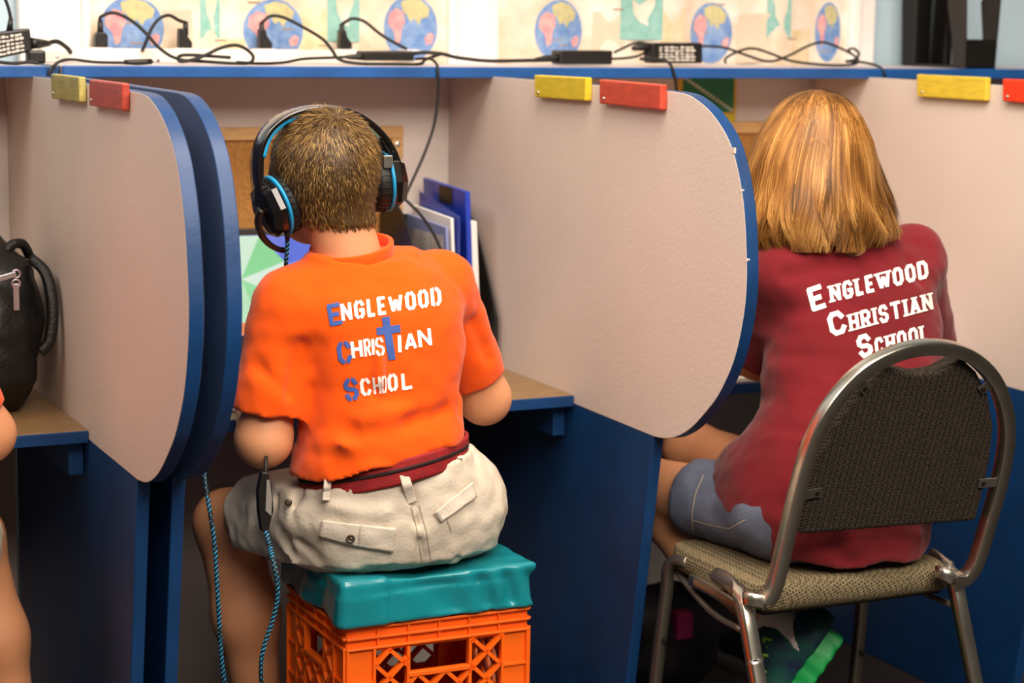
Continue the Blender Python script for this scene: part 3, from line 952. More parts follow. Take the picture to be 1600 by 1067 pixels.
# girl's desk
o = MB().box((.27, -.527, ZD + .0004), (.50, -.33, ZD + .008)).build('workbook', M_paper, bevel=.001)
tag(o, 'white workbook on the desk in front of the person in maroon', 'book')
o = MB().box((.60, -.520, ZD + .0004), (.765, -.33, ZD + .006)).build('paper_sheet', mat('lilac_paper', 'cfc8e6', .7), bevel=.001)
tag(o, 'pale lilac papers on the desk right of the person in maroon', 'paper')

# backpack on the left desk
bp = thing('backpack', 'black backpack on the desk at the left edge', 'backpack', (-.95, -.30, ZD))
bc = at(20, 490, Y=-.30)
def F_bag(P):
    c = np.array((-.927, -.265, .0), np.float32)
    d = loft(P, [(ZD + .001, c[0] - .005, c[1], .070, .11), (ZD + .05, c[0], c[1], .088, .14), (ZD + .16, c[0], c[1], .104, .13), (ZD + .22, c[0] - .002, c[1], .092, .10), (ZD + .262, c[0] - .005, c[1] + .01, .05, .05)], 2.6)
    d = smin(d, ell(P, (-.945, -.375, ZD + .11), (.075, .045, .085)), .03)
    d = smin(d, cone(P, (-.99, -.31, ZD + .23), (-.87, -.31, ZD + .225), .018, .016), .02)
    return d + .004 * wob(P, 38) + .0025 * wob(P, 80, 2)
sdf_obj('bag_body', F_bag, (-1.09, -.46, ZD - .01), (-.82, -.08, ZD + .31), .006, M_bag, bp)
MB().tube([at(50, 405, Y=-.33), at(70, 425, Y=-.35), at(80, 460, Y=-.37), at(82, 500, Y=-.38), at(76, 535, Y=-.385), at(62, 550, Y=-.385)], .010, 8, ry=.008, up=(0, 1, 0)).build('shoulder_strap', M_bag, bp, smooth=True)
MB().tube([at(8, 396, Y=-.30), at(20, 382, Y=-.30), at(36, 382, Y=-.29), at(46, 400, Y=-.28)], .008, 8).build('grab_handle', M_bag, bp, smooth=True)
def pull(pts, nm):
    P = [at(a, b, Y=-.452) for a, b in pts]
    z = MB().bar(P[0], P[1], (1, 0, .2), .0085, .003).build(nm, M_zip, bp, bevel=.001)
    MB().tube([P[0] + np.array((.006 * math.cos(t), 0, .006 * math.sin(t))) for t in np.linspace(0, 6.28, 12)[:-1]], .0016, 6, closed=True, smooth=1).build('ring', M_zip, z, smooth=True)
pull([(25, 443), (26, 485)], 'zipper_pull')
pull([(25, 428), (-6, 437)], 'zipper_pull')

# ================================================================== CRATE STOOL
cx0, cx1, cy0, cy1, cz1 = -.527, -.239, -.857, -.612, .374
cr = thing('milk_crate', 'orange plastic milk crate under the person wearing the headset', 'crate', ((cx0 + cx1) / 2, (cy0 + cy1) / 2, 0), 'orange milk crates')
MB().box((cx0 + .004, cy0 + .004, .004), (cx1 - .004, cy1 - .004, .010)).build('bottom', M_crate, cr)
def face(p0, u, L, nrm, nm):
    """one crate wall: p0 lower corner, u along, nrm outward"""
    p0, u, nrm = np.array(p0, float), np.array(u, float), np.array(nrm, float)
    up = np.array((0, 0, 1.0))
    def P(a, z, o=0.):
        return p0 + u * a + up * z + nrm * o
    def hbar(a, b, z, hgt, t, o=0., name='rail'):
        mb = MB().bar(P(a, z, o), P(b, z, o), up, hgt, t)
        return mb.build(name, M_crate, cr, bevel=.001)
    # rim of three ribs over a recessed band
    hbar(0, L, cz1 - .020, .040, .003, -.003, 'rim_band')
    for z in (cz1 - .002, cz1 - .0175, cz1 - .033):
        hbar(-.001, L + .001, z, .004, .010, 0, 'rim_rib')
    for k in range(1, 6):
        a = L * k / 6
        MB().bar(P(a, cz1 - .036, -.0005), P(a, cz1, -.0005), u, .003, .007).build('rim_web', M_crate, cr)
    # solid corner columns with ribs
    for a0, a1 in ((0, .044), (L - .044, L)):
        MB().bar(P((a0 + a1) / 2, 0, -.0025), P((a0 + a1) / 2, cz1 - .036, -.0025), u, a1 - a0, .004).build('corner_panel', M_crate, cr, bevel=.0008)
        for z in (cz1 - .085, cz1 - .135, cz1 - .185, cz1 - .26):
            MB().bar(P(a0, z, -.0005), P(a1, z, -.0005), up, .0035, .007).build('corner_rib', M_crate, cr)
        for a in (a0 + .0015, a1 - .0015):
            MB().bar(P(a, 0, 0), P(a, cz1 - .03, 0), u, .004, .009).build('corner_edge', M_crate, cr)
    # handle frame
    h0, h1 = L * .33, L * .67
    zt, zb = cz1 - .037, cz1 - .080
    for a in (h0, h1):
        MB().bar(P(a, zb - .10, 0), P(a, zt, 0), u, .005, .010).build('handle_post', M_crate, cr)
    hbar(h0, h1, zb, .007, .012, 0, 'handle_rail')
    # lattice, diagonals clipped to the open field
    lat = MB()
    def clip(a0, z0, a1, z1, ra, rz, rb, rt):
        t0, t1 = 0., 1.
        da, dz = a1 - a0, z1 - z0
        for pq, qq in ((-da, a0 - ra), (da, rb - a0), (-dz, z0 - rz), (dz, rt - z0)):
            if abs(pq) < 1e-9:
                if qq < 0:
                    return None
            else:
                t = qq / pq
                if pq < 0:
                    t0 = max(t0, t)
                else:
                    t1 = min(t1, t)
        if t0 >= t1 - 1e-4:
            return None
        return (a0 + da * t0, z0 + dz * t0, a0 + da * t1, z0 + dz * t1)
    zlo = cz1 - .155
    for ra, rb, rt in ((.044, h0, zt), (h0, h1, zb), (h1, L - .044, zt)):
        pit = .044
        for k in range(-14, 22):
            for s in (1, -1):
                a_s = .044 + k * pit
                c = clip(a_s, zlo - .03, a_s + s * .35, zlo - .03 + .35 * .95, ra, zlo, rb, rt)
                if c:
                    lat.bar(P(c[0], c[1]), P(c[2], c[3]), u, .0058, .010)
    lat.build(nm, M_crate, cr)
    hbar(.044, L - .044, zlo, .006, .010, 0, 'lattice_sill')
    MB().bar(P(L / 2, .0, -.002), P(L / 2, zlo, -.002), u, L - .086, .004).build('lower_panel', M_crate, cr)
face((cx0, cy0, 0), (1, 0, 0), cx1 - cx0, (0, -1, 0), 'lattice')
face((cx0, cy1, 0), (0, -1, 0), cy1 - cy0, (-1, 0, 0), 'lattice')
face((cx1, cy0, 0), (0, 1, 0), cy1 - cy0, (1, 0, 0), 'lattice')
face((cx1, cy1, 0), (-1, 0, 0), cx1 - cx0, (0, 1, 0), 'lattice')

def F_cush(P):
    c = np.array(((cx0 + cx1) / 2, (cy0 + cy1) / 2, .409), np.float32)
    hx, hy, hz = (cx1 - cx0) / 2 + .010, (cy1 - cy0) / 2 + .012, .0345
    p = np.abs(P - c) - np.array((hx, hy, hz), np.float32) + .006
    d = np.linalg.norm(np.maximum(p, 0), axis=1) + np.minimum(p.max(1), 0) - .006
    x, z = P[:, 0], P[:, 2]
    lowf = np.clip((.44 - z) / .06, 0, 1)
    fold = np.sin((x + .35 * (z - .4)) * 52 + 1.5 * np.sin(x * 23))
    midf = np.clip((.441 - z) / .020, 0, 1) * np.clip((z - .374) / .012, .35, 1)
    d = d + .0085 * midf * np.abs(fold) ** 2.2 * (P[:, 1] < -.8) * np.clip((x + .462) / .008, 0, 1)
    d = d - .004 * (x < -.468) * (P[:, 1] < -.84)
    d = d + .012 * np.exp(-(((x + .40) / .11) ** 2 + ((P[:, 1] + .76) / .10) ** 2)) * (z > .42)
    d = d - .004 * np.sin(P[:, 1] * 44 + z * 20) * (x < cx0 + .01) * lowf
    return np.maximum(d + .0012 * wob(P, 60), .3755 - z)
cu = sdf_obj('stool_cushion', F_cush, (-.56, -.90, .35), (-.21, -.57, .47), .0035, M_teal)
tag(cu, 'teal vinyl cushion on the orange milk crate under the person wearing the headset', 'cushion', 'teal stool cushions')

# lettering low on the crate's left wall
def stroke_text(word, glyphs, org, du, dv, hgt, wid, sw, off, gap=.18):
    mb = MB()
    x = 0.
    for ch in word:
        g, gw = glyphs[ch]
        for line in g:
            for (a, b), (c, d) in zip(line[:-1], line[1:]):
                p = np.array(org) + np.array(du) * (x + a * gw * wid) + np.array(dv) * b * hgt
                q_ = np.array(org) + np.array(du) * (x + c * gw * wid) + np.array(dv) * d * hgt
                mb.bar(p, q_, np.cross(q_ - p, off), sw, .0006)
        x += gw * wid + gap * wid
    return mb

# ================================================================== LETTERING
GL = {
 'E': ([[(1, 1), (0, 1), (0, 0), (1, 0)], [(0, .5), (.8, .5)]], .8),
 'N': ([[(0, 0), (0, 1)], [(0, 1), (1, 0)], [(1, 0), (1, 1)]], 1.),
 'G': ([[(1, .78), (.75, 1), (.25, 1), (0, .8), (0, .2), (.25, 0), (.75, 0), (1, .2), (1, .45), (.6, .45)]], .95),
 'L': ([[(0, 1), (0, 0), (1, 0)]], .75),
 'W': ([[(0, 1), (.25, 0)], [(.25, 0), (.5, .75)], [(.5, .75), (.75, 0)], [(.75, 0), (1, 1)]], 1.35),
 'O': ([[(.28, 0), (.72, 0), (1, .2), (1, .8), (.72, 1), (.28, 1), (0, .8), (0, .2), (.28, 0)]], .95),
 'D': ([[(0, 0), (0, 1), (.68, 1), (1, .78), (1, .22), (.68, 0), (0, 0)]], .95),
 'C': ([[(1, .76), (.75, 1), (.25, 1), (0, .8), (0, .2), (.25, 0), (.75, 0), (1, .24)]], .9),
 'H': ([[(0, 0), (0, 1)], [(1, 0), (1, 1)], [(0, .5), (1, .5)]], .95),
 'R': ([[(0, 0), (0, 1), (.72, 1), (1, .85), (1, .6), (.72, .47), (0, .47)], [(.5, .47), (1, 0)]], .95),
 'I': ([[(.5, 0), (.5, 1)]], .4),
 'S': ([[(1, .78), (.75, 1), (.25, 1), (0, .82), (0, .64), (.25, .52), (.75, .48), (1, .36), (1, .18), (.75, 0), (.25, 0), (0, .22)]], .9),
 'T': ([[(0, 1), (1, 1)], [(.5, 1), (.5, 0)]], 1.1),
 'A': ([[(0, 0), (.5, 1)], [(.5, 1), (1, 0)], [(.22, .3), (.78, .3)]], 1.),
 'Y': ([[(0, 1), (.5, .5), (1, 1)], [(.5, .5), (.5, 0)]], .9),
}
SERIF = {'N': [(0, 0), (0, 1), (1, 1)], 'L': [(0, 1)], 'W': [(0, 1), (1, 1), (.5, 1)], 'H': [(0, 0), (0, 1), (1, 0), (1, 1)], 'R': [(0, 0), (1, 0)], 'I': [(.5, 0), (.5, 1)],
         'A': [(0, 0), (1, 0), (.5, 1)]}

def strip2d(a, b, w, ext=0.):
    """quads covering a thick line in the plane"""
    a, b = np.array(a, float), np.array(b, float)
    L = np.linalg.norm(b - a)
    d = (b - a) / L
    a, b = a - d * ext, b + d * ext
    L += 2 * ext
    n = np.array((-d[1], d[0])) * w / 2
    k = max(1, int(L / 3))
    rows = []
    for i in range(k + 1):
        c = a + (b - a) * i / k
        rows.append([c - n, c, c + n])
    return rows

def decal(rows_list, bvh, off):
    mb = MB()
    for rows in rows_list:
        vs = []
        ok = True
        for r_ in rows:
            for p in r_:
                h = cast(bvh, p[0], p[1], off)
                if h is None:
                    ok = False
                    break
                vs.append(h)
            if not ok:
                break
        if not ok:
            continue
        k = len(rows[0])
        mb.add(vs, [(i * k + j, i * k + j + 1, (i + 1) * k + j + 1, (i + 1) * k + j) for i in range(len(rows) - 1) for j in range(k - 1)])
    return mb

def glyph_rows(ch, p0, u, v, sw, stencil=False, serif=False):
    """p0: lower-left corner in the survey image, u width vector, v height vector"""
    p0, u, v = (np.array(x, float) for x in (p0, u, v))
    lu, lv = np.linalg.norm(u), np.linalg.norm(v)
    iu, iv = sw / 2 / lu, sw / 2 / lv
    if iu > .42:
        iu = .42
    f = lambda a, b: p0 + u * (iu + a * (1 - 2 * iu)) + v * (iv + b * (1 - 2 * iv))
    out = []
    for line in GL[ch][0]:
        for (a, b), (c, d) in zip(line[:-1], line[1:]):
            p, q_ = f(a, b), f(c, d)
            diag = ch in 'NWA' and abs(a - c) > .1 and abs(b - d) > .1
            if stencil and ch in 'OCSDG' and abs(b - d) < .01 and abs(a - c) > .4:
                m = (p + q_) / 2
                g = (q_ - p) / np.linalg.norm(q_ - p) * sw * .20
                out.append(strip2d(p, m - g, sw, 0))
                out.append(strip2d(m + g, q_, sw, 0))
                continue
            out.append(strip2d(p, q_, sw * (.95 if diag else 1), 0 if diag else sw * .28))
    if serif:
        for a, b in SERIF.get(ch, []):
            c = f(a, b)
            s = u / lu * sw * .95
            out.append(strip2d(c - s, c + s, sw * .55))
    return out

def letters(specs, bvh, off, m, parent, **kw):
    for c, p, u, v, sw in specs:
        decal(glyph_rows(c, p, u, v, sw, **kw), bvh, off).build('letter', m, parent)

def word_boxes(word, x0, x1, base0, base1, h, vdir, first_h=None, first_w=None):
    """spread a word between two baseline pixels"""
    ws = [GL[c][1] for c in word]
    b0, b1 = np.array(base0, float), np.array(base1, float)
    tot = sum(ws) + .20 * (len(ws) - 1)
    out = []
    x = 0.
    for c, w_ in zip(word, ws):
        p = b0 + (b1 - b0) * x / tot
        u = (b1 - b0) * w_ / tot
        out.append((c, p, u, np.array(vdir, float) * h))
        x += w_ + .20
    return out

# crate wall wording
mb = MB()
xx = 0.
for ch in 'DAIRY':
    g, gw = GL[ch]
    for line in g:
        for (a, b), (c, d) in zip(line[:-1], line[1:]):
            p = np.array((cx0 - .0006, cy1 - .075 - xx - a * gw * .016, cz1 - .215 + b * .028))
            q_ = np.array((cx0 - .0006, cy1 - .075 - xx - c * gw * .016, cz1 - .215 + d * .028))
            mb.bar(p, q_, np.cross(q_ - p, (1, 0, 0)), .0026, .0010)
    xx += gw * .016 + .006
mb.build('lettering', mat('crate_letter', 'ffa070', .5), cr)

# ================================================================== PEOPLE
def st(y, xl, xr, Y, b):
    x = (xl + xr) / 2
    c = at(x, y, Y=Y)
    dep = (c - CAM) @ RC[2]
    s = (xr - xl) / 2 * dep / FPX
    d = ray(x, y)
    ph = math.atan2(d[0], d[1])
    a2 = (s * s - (b * math.sin(ph)) ** 2) / math.cos(ph) ** 2
    a = math.sqrt(max(a2, (.35 * s) ** 2))
    return (c[2], c[0], c[1], a, b)

def ridges(P, d, segs):
    """raise (positive) or press (negative) soft folds along segments"""
    for a, b, r, amp in segs:
        h = cone(P, a, b, 0, 0)
        d = d - 1.7 * amp * np.exp(-(h / r) ** 2)
    return d

def hand(P, d, wr, dirv, side, up=(0, 0, 1), s=1.):
    """palm, four unequal bent fingers and a thumb; side +1 when the thumb lies towards +X"""
    wr = np.array(wr, float)
    f = np.array(dirv, float)
    f /= np.linalg.norm(f)
    u = np.array(up, float)
    u -= f * np.dot(u, f)
    u /= np.linalg.norm(u)
    r = np.cross(f, u) * side
    palm0, palm1 = wr + f * .018 * s, wr + f * .058 * s
    d = smin(d, cone(P, palm0 - r * .010, palm1 - r * .016, .017 * s, .014 * s), .02)
    d = smin(d, cone(P, palm0 + r * .010, palm1 + r * .016, .017 * s, .014 * s), .02)
    for k, (o, L) in enumerate(((.026, .060), (.009, .068), (-.009, .063), (-.026, .050))):
        b0 = wr + f * .066 * s + r * o * s
        b1 = b0 + (f * .55 + u * .10 + r * o * 2) * L * s * .55 / .6
        b2 = b1 + (f * .40 - u * .30) * L * s
        d = smin(d, cone(P, b0, b1, .0085 * s, .0078 * s), .006)
        d = smin(d, cone(P, b1, b2, .0078 * s, .0062 * s), .004)
    t0 = wr + f * .022 * s + r * .022 * s
    t1 = t0 + (f * .5 + r * .6 - u * .1) * .038 * s
    t2 = t1 + (f * .8 + r * .15 - u * .2) * .030 * s
    d = smin(d, cone(P, t0, t1, .011 * s, .0092 * s), .010)
    d = smin(d, cone(P, t1, t2, .0092 * s, .0072 * s), .005)
    return d

def ribbons(name, S, Wd, NR, shade, m, parent):
    """S: strands (n,k,3); width profile Wd (n,k); NR surface normals (n,k,3)"""
    n, k, _ = S.shape
    Tn = np.gradient(S, axis=1)
    side = np.cross(Tn, NR)
    side /= np.maximum(np.linalg.norm(side, axis=2, keepdims=True), 1e-9)
    A = S - side * Wd[..., None] / 2
    B = S + side * Wd[..., None] / 2
    V = np.stack([A, B], 2).reshape(-1, 3)
    base = (np.arange(n) * k * 2)[:, None] + (np.arange(k - 1) * 2)[None]
    Fq = np.stack([base, base + 1, base + 3, base + 2], -1).reshape(-1, 4)
    me = np_mesh(name, V, Fq)
    at_ = me.attributes.new('shade', 'FLOAT', 'POINT')
    at_.data.foreach_set('value', np.repeat(shade.reshape(n, -1) if shade.ndim > 1 else np.repeat(shade[:, None], k, 1), 2, axis=1).reshape(-1).astype(np.float32))
    return link(name, me, m, parent, smooth=True)

def solid_shade(o, v):
    a = o.data.attributes.new('shade', 'FLOAT', 'POINT')
    a.data.foreach_set('value', np.full(len(o.data.vertices), v, np.float32))

# ------------------------------------------------------------------ the boy
HB = at(505, 259, Y=-.705)                                  # head centre
shL, elL = at(448, 476, Y=-.745), at(412, 686, Y=-.750)
shR, elR = at(692, 440, Y=-.715), at(757, 622, Y=-.660)
wrL, wrR = np.array((-.565, -.545, .668)), np.array((-.235, -.500, .668))
NK0, NK1 = at(543, 398, Y=-.745), at(516, 300, Y=-.735)
HPL, HPR = np.array((-.475, -.745, .515)), np.array((-.335, -.745, .515))
KNL, KNR = np.array((-.588, -.500, .450)), np.array((-.215, -.460, .455))
ANL, ANR = np.array((-.530, -.500, .085)), np.array((-.150, -.500, .085))

def F_headneck(P):
    d = ell(P, HB, (.064, .090, .074))
    d = smin(d, ell(P, HB + np.array((0, -.012, .002)), (.0655, .080, .071)), .02)
    d = smin(d, ell(P, HB + np.array((0, .052, -.062)), (.054, .052, .058)), .04)        # face and jaw
    d = smin(d, cone(P, HB + np.array((0, .100, -.030)), HB + np.array((0, .116, -.052)), .008, .011), .012)   # nose
    d = smin(d, cone(P, HB + np.array((-.016, .098, -.088)), HB + np.array((.016, .098, -.088)), .006, .006), .010)   # lips
    for s in (-1, 1):
        d = smin(d, ell(P, HB + np.array((s * .032, .092, -.022)), (.013, .008, .008)), .008)    # eyes
        d = smin(d, ell(P, HB + np.array((s * .068, .006, -.030)), (.008, .018, .028)), .008)    # ears
    return smin(d, cone(P, NK0, NK1, .049, .046), .030)

def F_boybody(P):
    d = F_headneck(P)
    core = cone(P, (-.41, -.75, .54), NK0 + np.array((0, .005, -.08)), .080, .05)
    d = smin(d, core, .05)
    for s, sh_, el_, wr_ in ((1, shL, elL, wrL), (-1, shR, elR, wrR)):
        d = smin(d, cone(P, NK0 + np.array((0, .005, -.07)), sh_, .038, .030), .03)
        d = smin(d, cone(P, sh_, el_, .032, .038), .02)
        d = smin(d, cone(P, el_, wr_, .039, .024), .018)
    d = hand(P, d, wrL, (.35, .9, -.03), 1, s=.85)
    d = hand(P, d, wrR, (-.35, .9, -.03), -1, s=.85)
    for hp, kn, an in ((HPL, KNL, ANL), (HPR, KNR, ANR)):
        d = smin(d, cone(P, hp, kn, .062, .052), .03)
        d = smin(d, cone(P, kn, kn * .6 + an * .4 + np.array((0, -.018, 0)), .050, .049), .02)
        d = smin(d, cone(P, kn * .6 + an * .4 + np.array((0, -.018, 0)), an, .049, .030), .03)
        d = smin(d, cone(P, an, an + np.array((-.01, .10, -.045)), .030, .022), .02)
    return d
boy = sdf_obj('person', F_boybody, (-.74, -.92, .0), (-.10, -.33, 1.14), .0048, M_skin)
tag(boy, 'person in orange t-shirt and khaki shorts sitting on a crate at the laptop', 'person')

TB = [st(760, 470, 714, -.775, .104), st(735, 458, 722, -.775, .107), st(700, 460, 722, -.775, .101), st(650, 470, 720, -.772, .088), st(590, 470, 722, -.768, .086),
      st(530, 462, 726, -.765, .086), st(480, 452, 722, -.760, .082), st(448, 452, 706, -.755, .074), st(425, 468, 680, -.752, .064), st(404, 490, 640, -.748, .056)]
def F_shirt(P):
    d = loft(P, TB, 2.35)
    d = smin(d, cone(P, shL + np.array((.02, 0, -.004)), NK0 + np.array((-.03, 0, -.030)), .050, .036), .04)
    d = smin(d, cone(P, shR + np.array((-.01, 0, -.006)), NK0 + np.array((.045, 0, -.030)), .050, .036), .04)
    # sleeves
    for sh_, el_, s0, s1, hemc, hemn in ((shL, elL, .050, .058, at(411, 642, Y=-.745), (-.10, .05, -1)), (shR, elR, .046, .046, at(753, 596, Y=-.68), (.42, .10, -1))):
        sl = cone(P, sh_, sh_ + (el_ - sh_) * 1.0, s0, s1)
        sl = np.maximum(sl, plane(P, hemc, hemn))
        inner = cone(P, sh_ + (el_ - sh_) * .72, sh_ + (el_ - sh_) * 1.15, .030, s1 - .004)
        sl = np.maximum(sl, -inner)
        d = smin(d, sl, .022)
    B = -.862
    d = ridges(P, d, [
        (at(470, 540, Y=-.80), at(440, 640, Y=-.79), .010, -.006), (at(452, 520, Y=-.79), at(408, 560, Y=-.77), .009, .004),
        (at(585, 470, Y=B), at(598, 600, Y=B), .010, .004), (at(598, 560, Y=B), at(560, 720, Y=B), .012, .0035), (at(612, 480, Y=B), at(622, 620, Y=B), .012, -.004),
        (at(700, 560, Y=-.82), at(640, 690, Y=-.85), .013, .006), (at(720, 600, Y=-.80), at(690, 690, Y=-.83), .012, -.005),
        (at(480, 630, Y=-.83), at(505, 760, Y=-.86), .014, .005), (at(530, 690, Y=B), at(640, 712, Y=B), .014, .007), (at(585, 705, Y=B), at(625, 730, Y=B), .012, -.005),
        (at(640, 660, Y=B), at(690, 640, Y=-.84), .012, -.006), (at(500, 640, Y=-.85), at(560, 690, Y=B), .012, -.004), (at(560, 655, Y=B), at(640, 640, Y=B), .014, .004),
        (at(735, 500, Y=-.74), at(760, 560, Y=-.72), .010, -.004), (at(700, 470, Y=-.79), at(722, 600, Y=-.79), .008, -.006),
        (at(395, 560, Y=-.78), at(430, 600, Y=-.79), .010, -.004), (at(400, 600, Y=-.78), at(445, 630, Y=-.79), .010, .003),
        ])
    low = np.clip((.70 - P[:, 2]) / .08, 0, 1)
    d = d + (.0020 + .0045 * low) * wob(P * np.array((1., .5, 1.2), np.float32), 34, 1.) + .0007 * wob(P * np.array((.6, .5, 1.6), np.float32), 62, 8.) + .0010 * wob(P, 90, 3)
    # hem, gathered over the belt
    zh = .604 + (P[:, 0] + .45) * .19 - (P[:, 1] + .77) * .06
    d = np.maximum(d, -(P[:, 2] - zh - .004 * np.sin(P[:, 0] * 60)))
    # neck opening
    return np.maximum(d, -cone(P, NK0 + np.array((0, .008, .004)), NK1, .050, .052))
shirt = sdf_obj('shirt', F_shirt, (-.70, -.90, .55), (-.16, -.62, .97), .0042, M_orange, boy)
tag(shirt, 'orange t-shirt with blue and white lettering')
# ribbed collar round the neck
ring = []
cn = at(549, 396, Y=-.745)
for k in range(22):
    t = 2 * math.pi * k / 22
    ring.append(cn + np.array((.058 * math.cos(t), .056 * math.sin(t), .010 * math.cos(t) + .008 * math.sin(t) + .002)))
MB().tube(ring, .011, 8, ry=.0035, up=(0, 0, 1), closed=True, smooth=3).build('collar', M_orange, shirt, smooth=True)

BV = o_bvh['shirt']
SP = [(c, p, u, v, 5.6) for c, p, u, v in word_boxes('NGLEWOOD', 0, 0, (534, 503), (690, 477), 29, (-.10, -1))]
for c, p, u, v in [('H', (550, 561), (18, -3), (-3, -28)), ('R', (570, 558), (11, -2), (-3, -28)), ('I', (581, 556), (6, -1), (-2, -27)), ('S', (588, 557), (13, -2), (-3, -29)),
                   ('I', (620, 552), (9, -1), (-1, -29)), ('A', (632, 549), (20, -3), (-2, -29)), ('N', (654, 544), (21, -4), (-3, -29)),
                   ('C', (565, 620), (17, -3), (-4, -28)), ('H', (584, 617), (12, -2), (-2, -28)), ('O', (596, 615), (8, -1), (-1, -28)), ('O', (606, 613), (16, -3), (-2, -28)), ('L', (628, 610), (17, -3), (-2, -27))]:
    SP.append((c, p, u, v, (3.8 if u[0] < 14 and c in 'RSH' else 5.4) if u[0] > 10 else ((5.6 if u[0] > 7 else 4.2) if c == 'I' else 3.0)))
letters(SP, BV, .0011, M_print_w, shirt, stencil=True)
letters([('E', (516, 510), (21, -4), (-6, -34), 6.6), ('C', (530, 570), (22, -4), (-5, -35), 6.8), ('S', (540, 628), (22, -4), (-4, -36), 6.8)], BV, .0013, M_print_b, shirt, stencil=True)
tag(decal([strip2d((602, 495), (612, 562), 12), strip2d((588, 518), (625, 513), 12)], BV, .0014).build('cross_emblem', M_print_b, shirt), 'blue cross between the letters')

# shorts
def waist_z(P, o=0.):
    return .585 + (P[:, 0] + .437) * .165 - (P[:, 1] + .772) * .10 + o
def F_shorts(P):
    d = ell(P, (-.405, -.752, .520), (.158, .112, .098))
    d = smin(d, loft(P, [(.46, -.408, -.755, .145, .105), (.52, -.410, -.758, .150, .108), (.57, -.425, -.768, .136, .101), (.63, -.437, -.772, .120, .096)], 2.4), .03)
    d = smin(d, cone(P, HPL + np.array((-.02, 0, -.002)), KNL + np.array((0.02, -.02, .004)), .088, .070), .04)
    d = smin(d, cone(P, HPR + np.array((.012, 0, 0)), KNR, .078, .062), .04)
    hl = HPL + (KNL - HPL) * .74
    d = np.maximum(d, plane(P, hl, KNL - HPL + np.array((0, 0, -.04))))
    d = np.maximum(d, plane(P, HPR + (KNR - HPR) * .80, KNR - HPR))
    # hollow legs at the hems
    d = np.maximum(d, -cone(P, HPL + (KNL - HPL) * .62, HPL + (KNL - HPL) * 1.0, .058, .064))
    d = np.maximum(d, -cone(P, HPR + (KNR - HPR) * .7, HPR + (KNR - HPR) * 1.1, .058, .060))
    B = -.862
    d = ridges(P, d, [
        (at(420, 800, Y=-.70), at(455, 880, Y=-.77), .010, .004), (at(440, 780, Y=-.72), at(500, 890, Y=-.83), .008, -.006), (at(470, 770, Y=-.78), at(455, 850, Y=-.76), .009, -.006),
        (at(500, 860, Y=-.84), at(560, 895, Y=-.86), .010, -.005), (at(520, 790, Y=-.84), at(600, 800, Y=B), .012, .004),
        (at(640, 740, Y=B), at(660, 895, Y=B), .006, -.005), (at(668, 745, Y=-.85), at(700, 790, Y=-.84), .008, .004), (at(690, 740, Y=-.84), at(720, 790, Y=-.82), .007, -.004),
        (at(730, 800, Y=-.82), at(710, 880, Y=-.84), .008, .005), (at(755, 790, Y=-.80), at(740, 880, Y=-.82), .008, -.004), (at(690, 790, Y=-.85), at(716, 885, Y=-.85), .005, -.004),
        (at(375, 800, Y=-.60), at(400, 880, Y=-.62), .009, -.004), (at(400, 790, Y=-.65), at(425, 880, Y=-.68), .008, .004)])
    d = d + .0026 * wob(P, 48, 2.) + .0018 * wob(P, 105, 5.)
    d = np.maximum(d, P[:, 2] - waist_z(P))
    k = .438 - P[:, 2]                                     # flattened on the cushion
    inn = (P[:, 1] < -.56)
    return np.where(inn, np.maximum(d, k), d)
shorts = sdf_obj('shorts', F_shorts, (-.70, -.90, .36), (-.18, -.42, .66), .0042, M_khaki, boy)
tag(shorts, 'khaki cargo shorts')
# belt
def ringpts(a, b, dz, n=40):
    out = []
    for k in range(n):
        t = 2 * math.pi * k / n
        x, y = -.436 + a * math.cos(t), -.772 + b * math.sin(t)
        out.append((x, y, .588 + (x + .437) * .165 - (y + .772) * .10 + dz))
    return out
belt = MB().tube(ringpts(.1245, .1005, .003), .0185, 8, ry=.0028, up=(0, 0, 1), closed=True, smooth=2).build('belt', M_belt, boy, smooth=True)
MB().tube(ringpts(.1272, .1032, .006), .0030, 6, ry=.0008, up=(0, 0, 1), closed=True, smooth=2).build('dark_stripe', M_beltdark, belt, smooth=True)
BS = o_bvh['shorts']
def grid(q0, q1, q2, q3, n=10, m=10):
    """rows of a quad patch in the survey image (q0 tl, q1 tr, q2 br, q3 bl)"""
    q = [np.array(v, float) for v in (q0, q1, q2, q3)]
    return [[(q[0] * (1 - i / m) + q[1] * i / m) * (1 - j / n) + (q[3] * (1 - i / m) + q[2] * i / m) * j / n for i in range(m + 1)] for j in range(n + 1)]
def cloth_patch(name, quads, off, m, parent, th=.0022):
    o = decal([grid(*q) for q in quads], BS, off).build(name, m, parent, smooth=True)
    s = o.modifiers.new('thickness', 'SOLIDIFY')
    s.thickness = th
    s.offset = 0
    return o
fl = cloth_patch('pocket_flap', [((505, 812), (562, 818), (558, 852), (500, 836)), ((562, 818), (618, 824), (614, 861), (558, 852))], .004, M_khaki2, shorts)
bt = cast(BS, 549, 839, .0062)
nb = Vector(ray(549, 839)).normalized() * -1
MB().lathe(bt, nb, [(.0062, 0), (.0062, .0016), (.0045, .0024), (.0040, .0014), (.002, .0014), (.001, .0022)], 16).build('button', mat('brass_button', '4a4032', .35, .7), shorts, smooth=True)
cloth_patch('pocket_flap', [((676, 800), (735, 752), (741, 776), (688, 815))], .005, M_khaki2, shorts)
cloth_patch('pocket_flap', [((366, 834), (412, 842), (420, 890), (380, 872))], .004, M_khaki2, shorts)
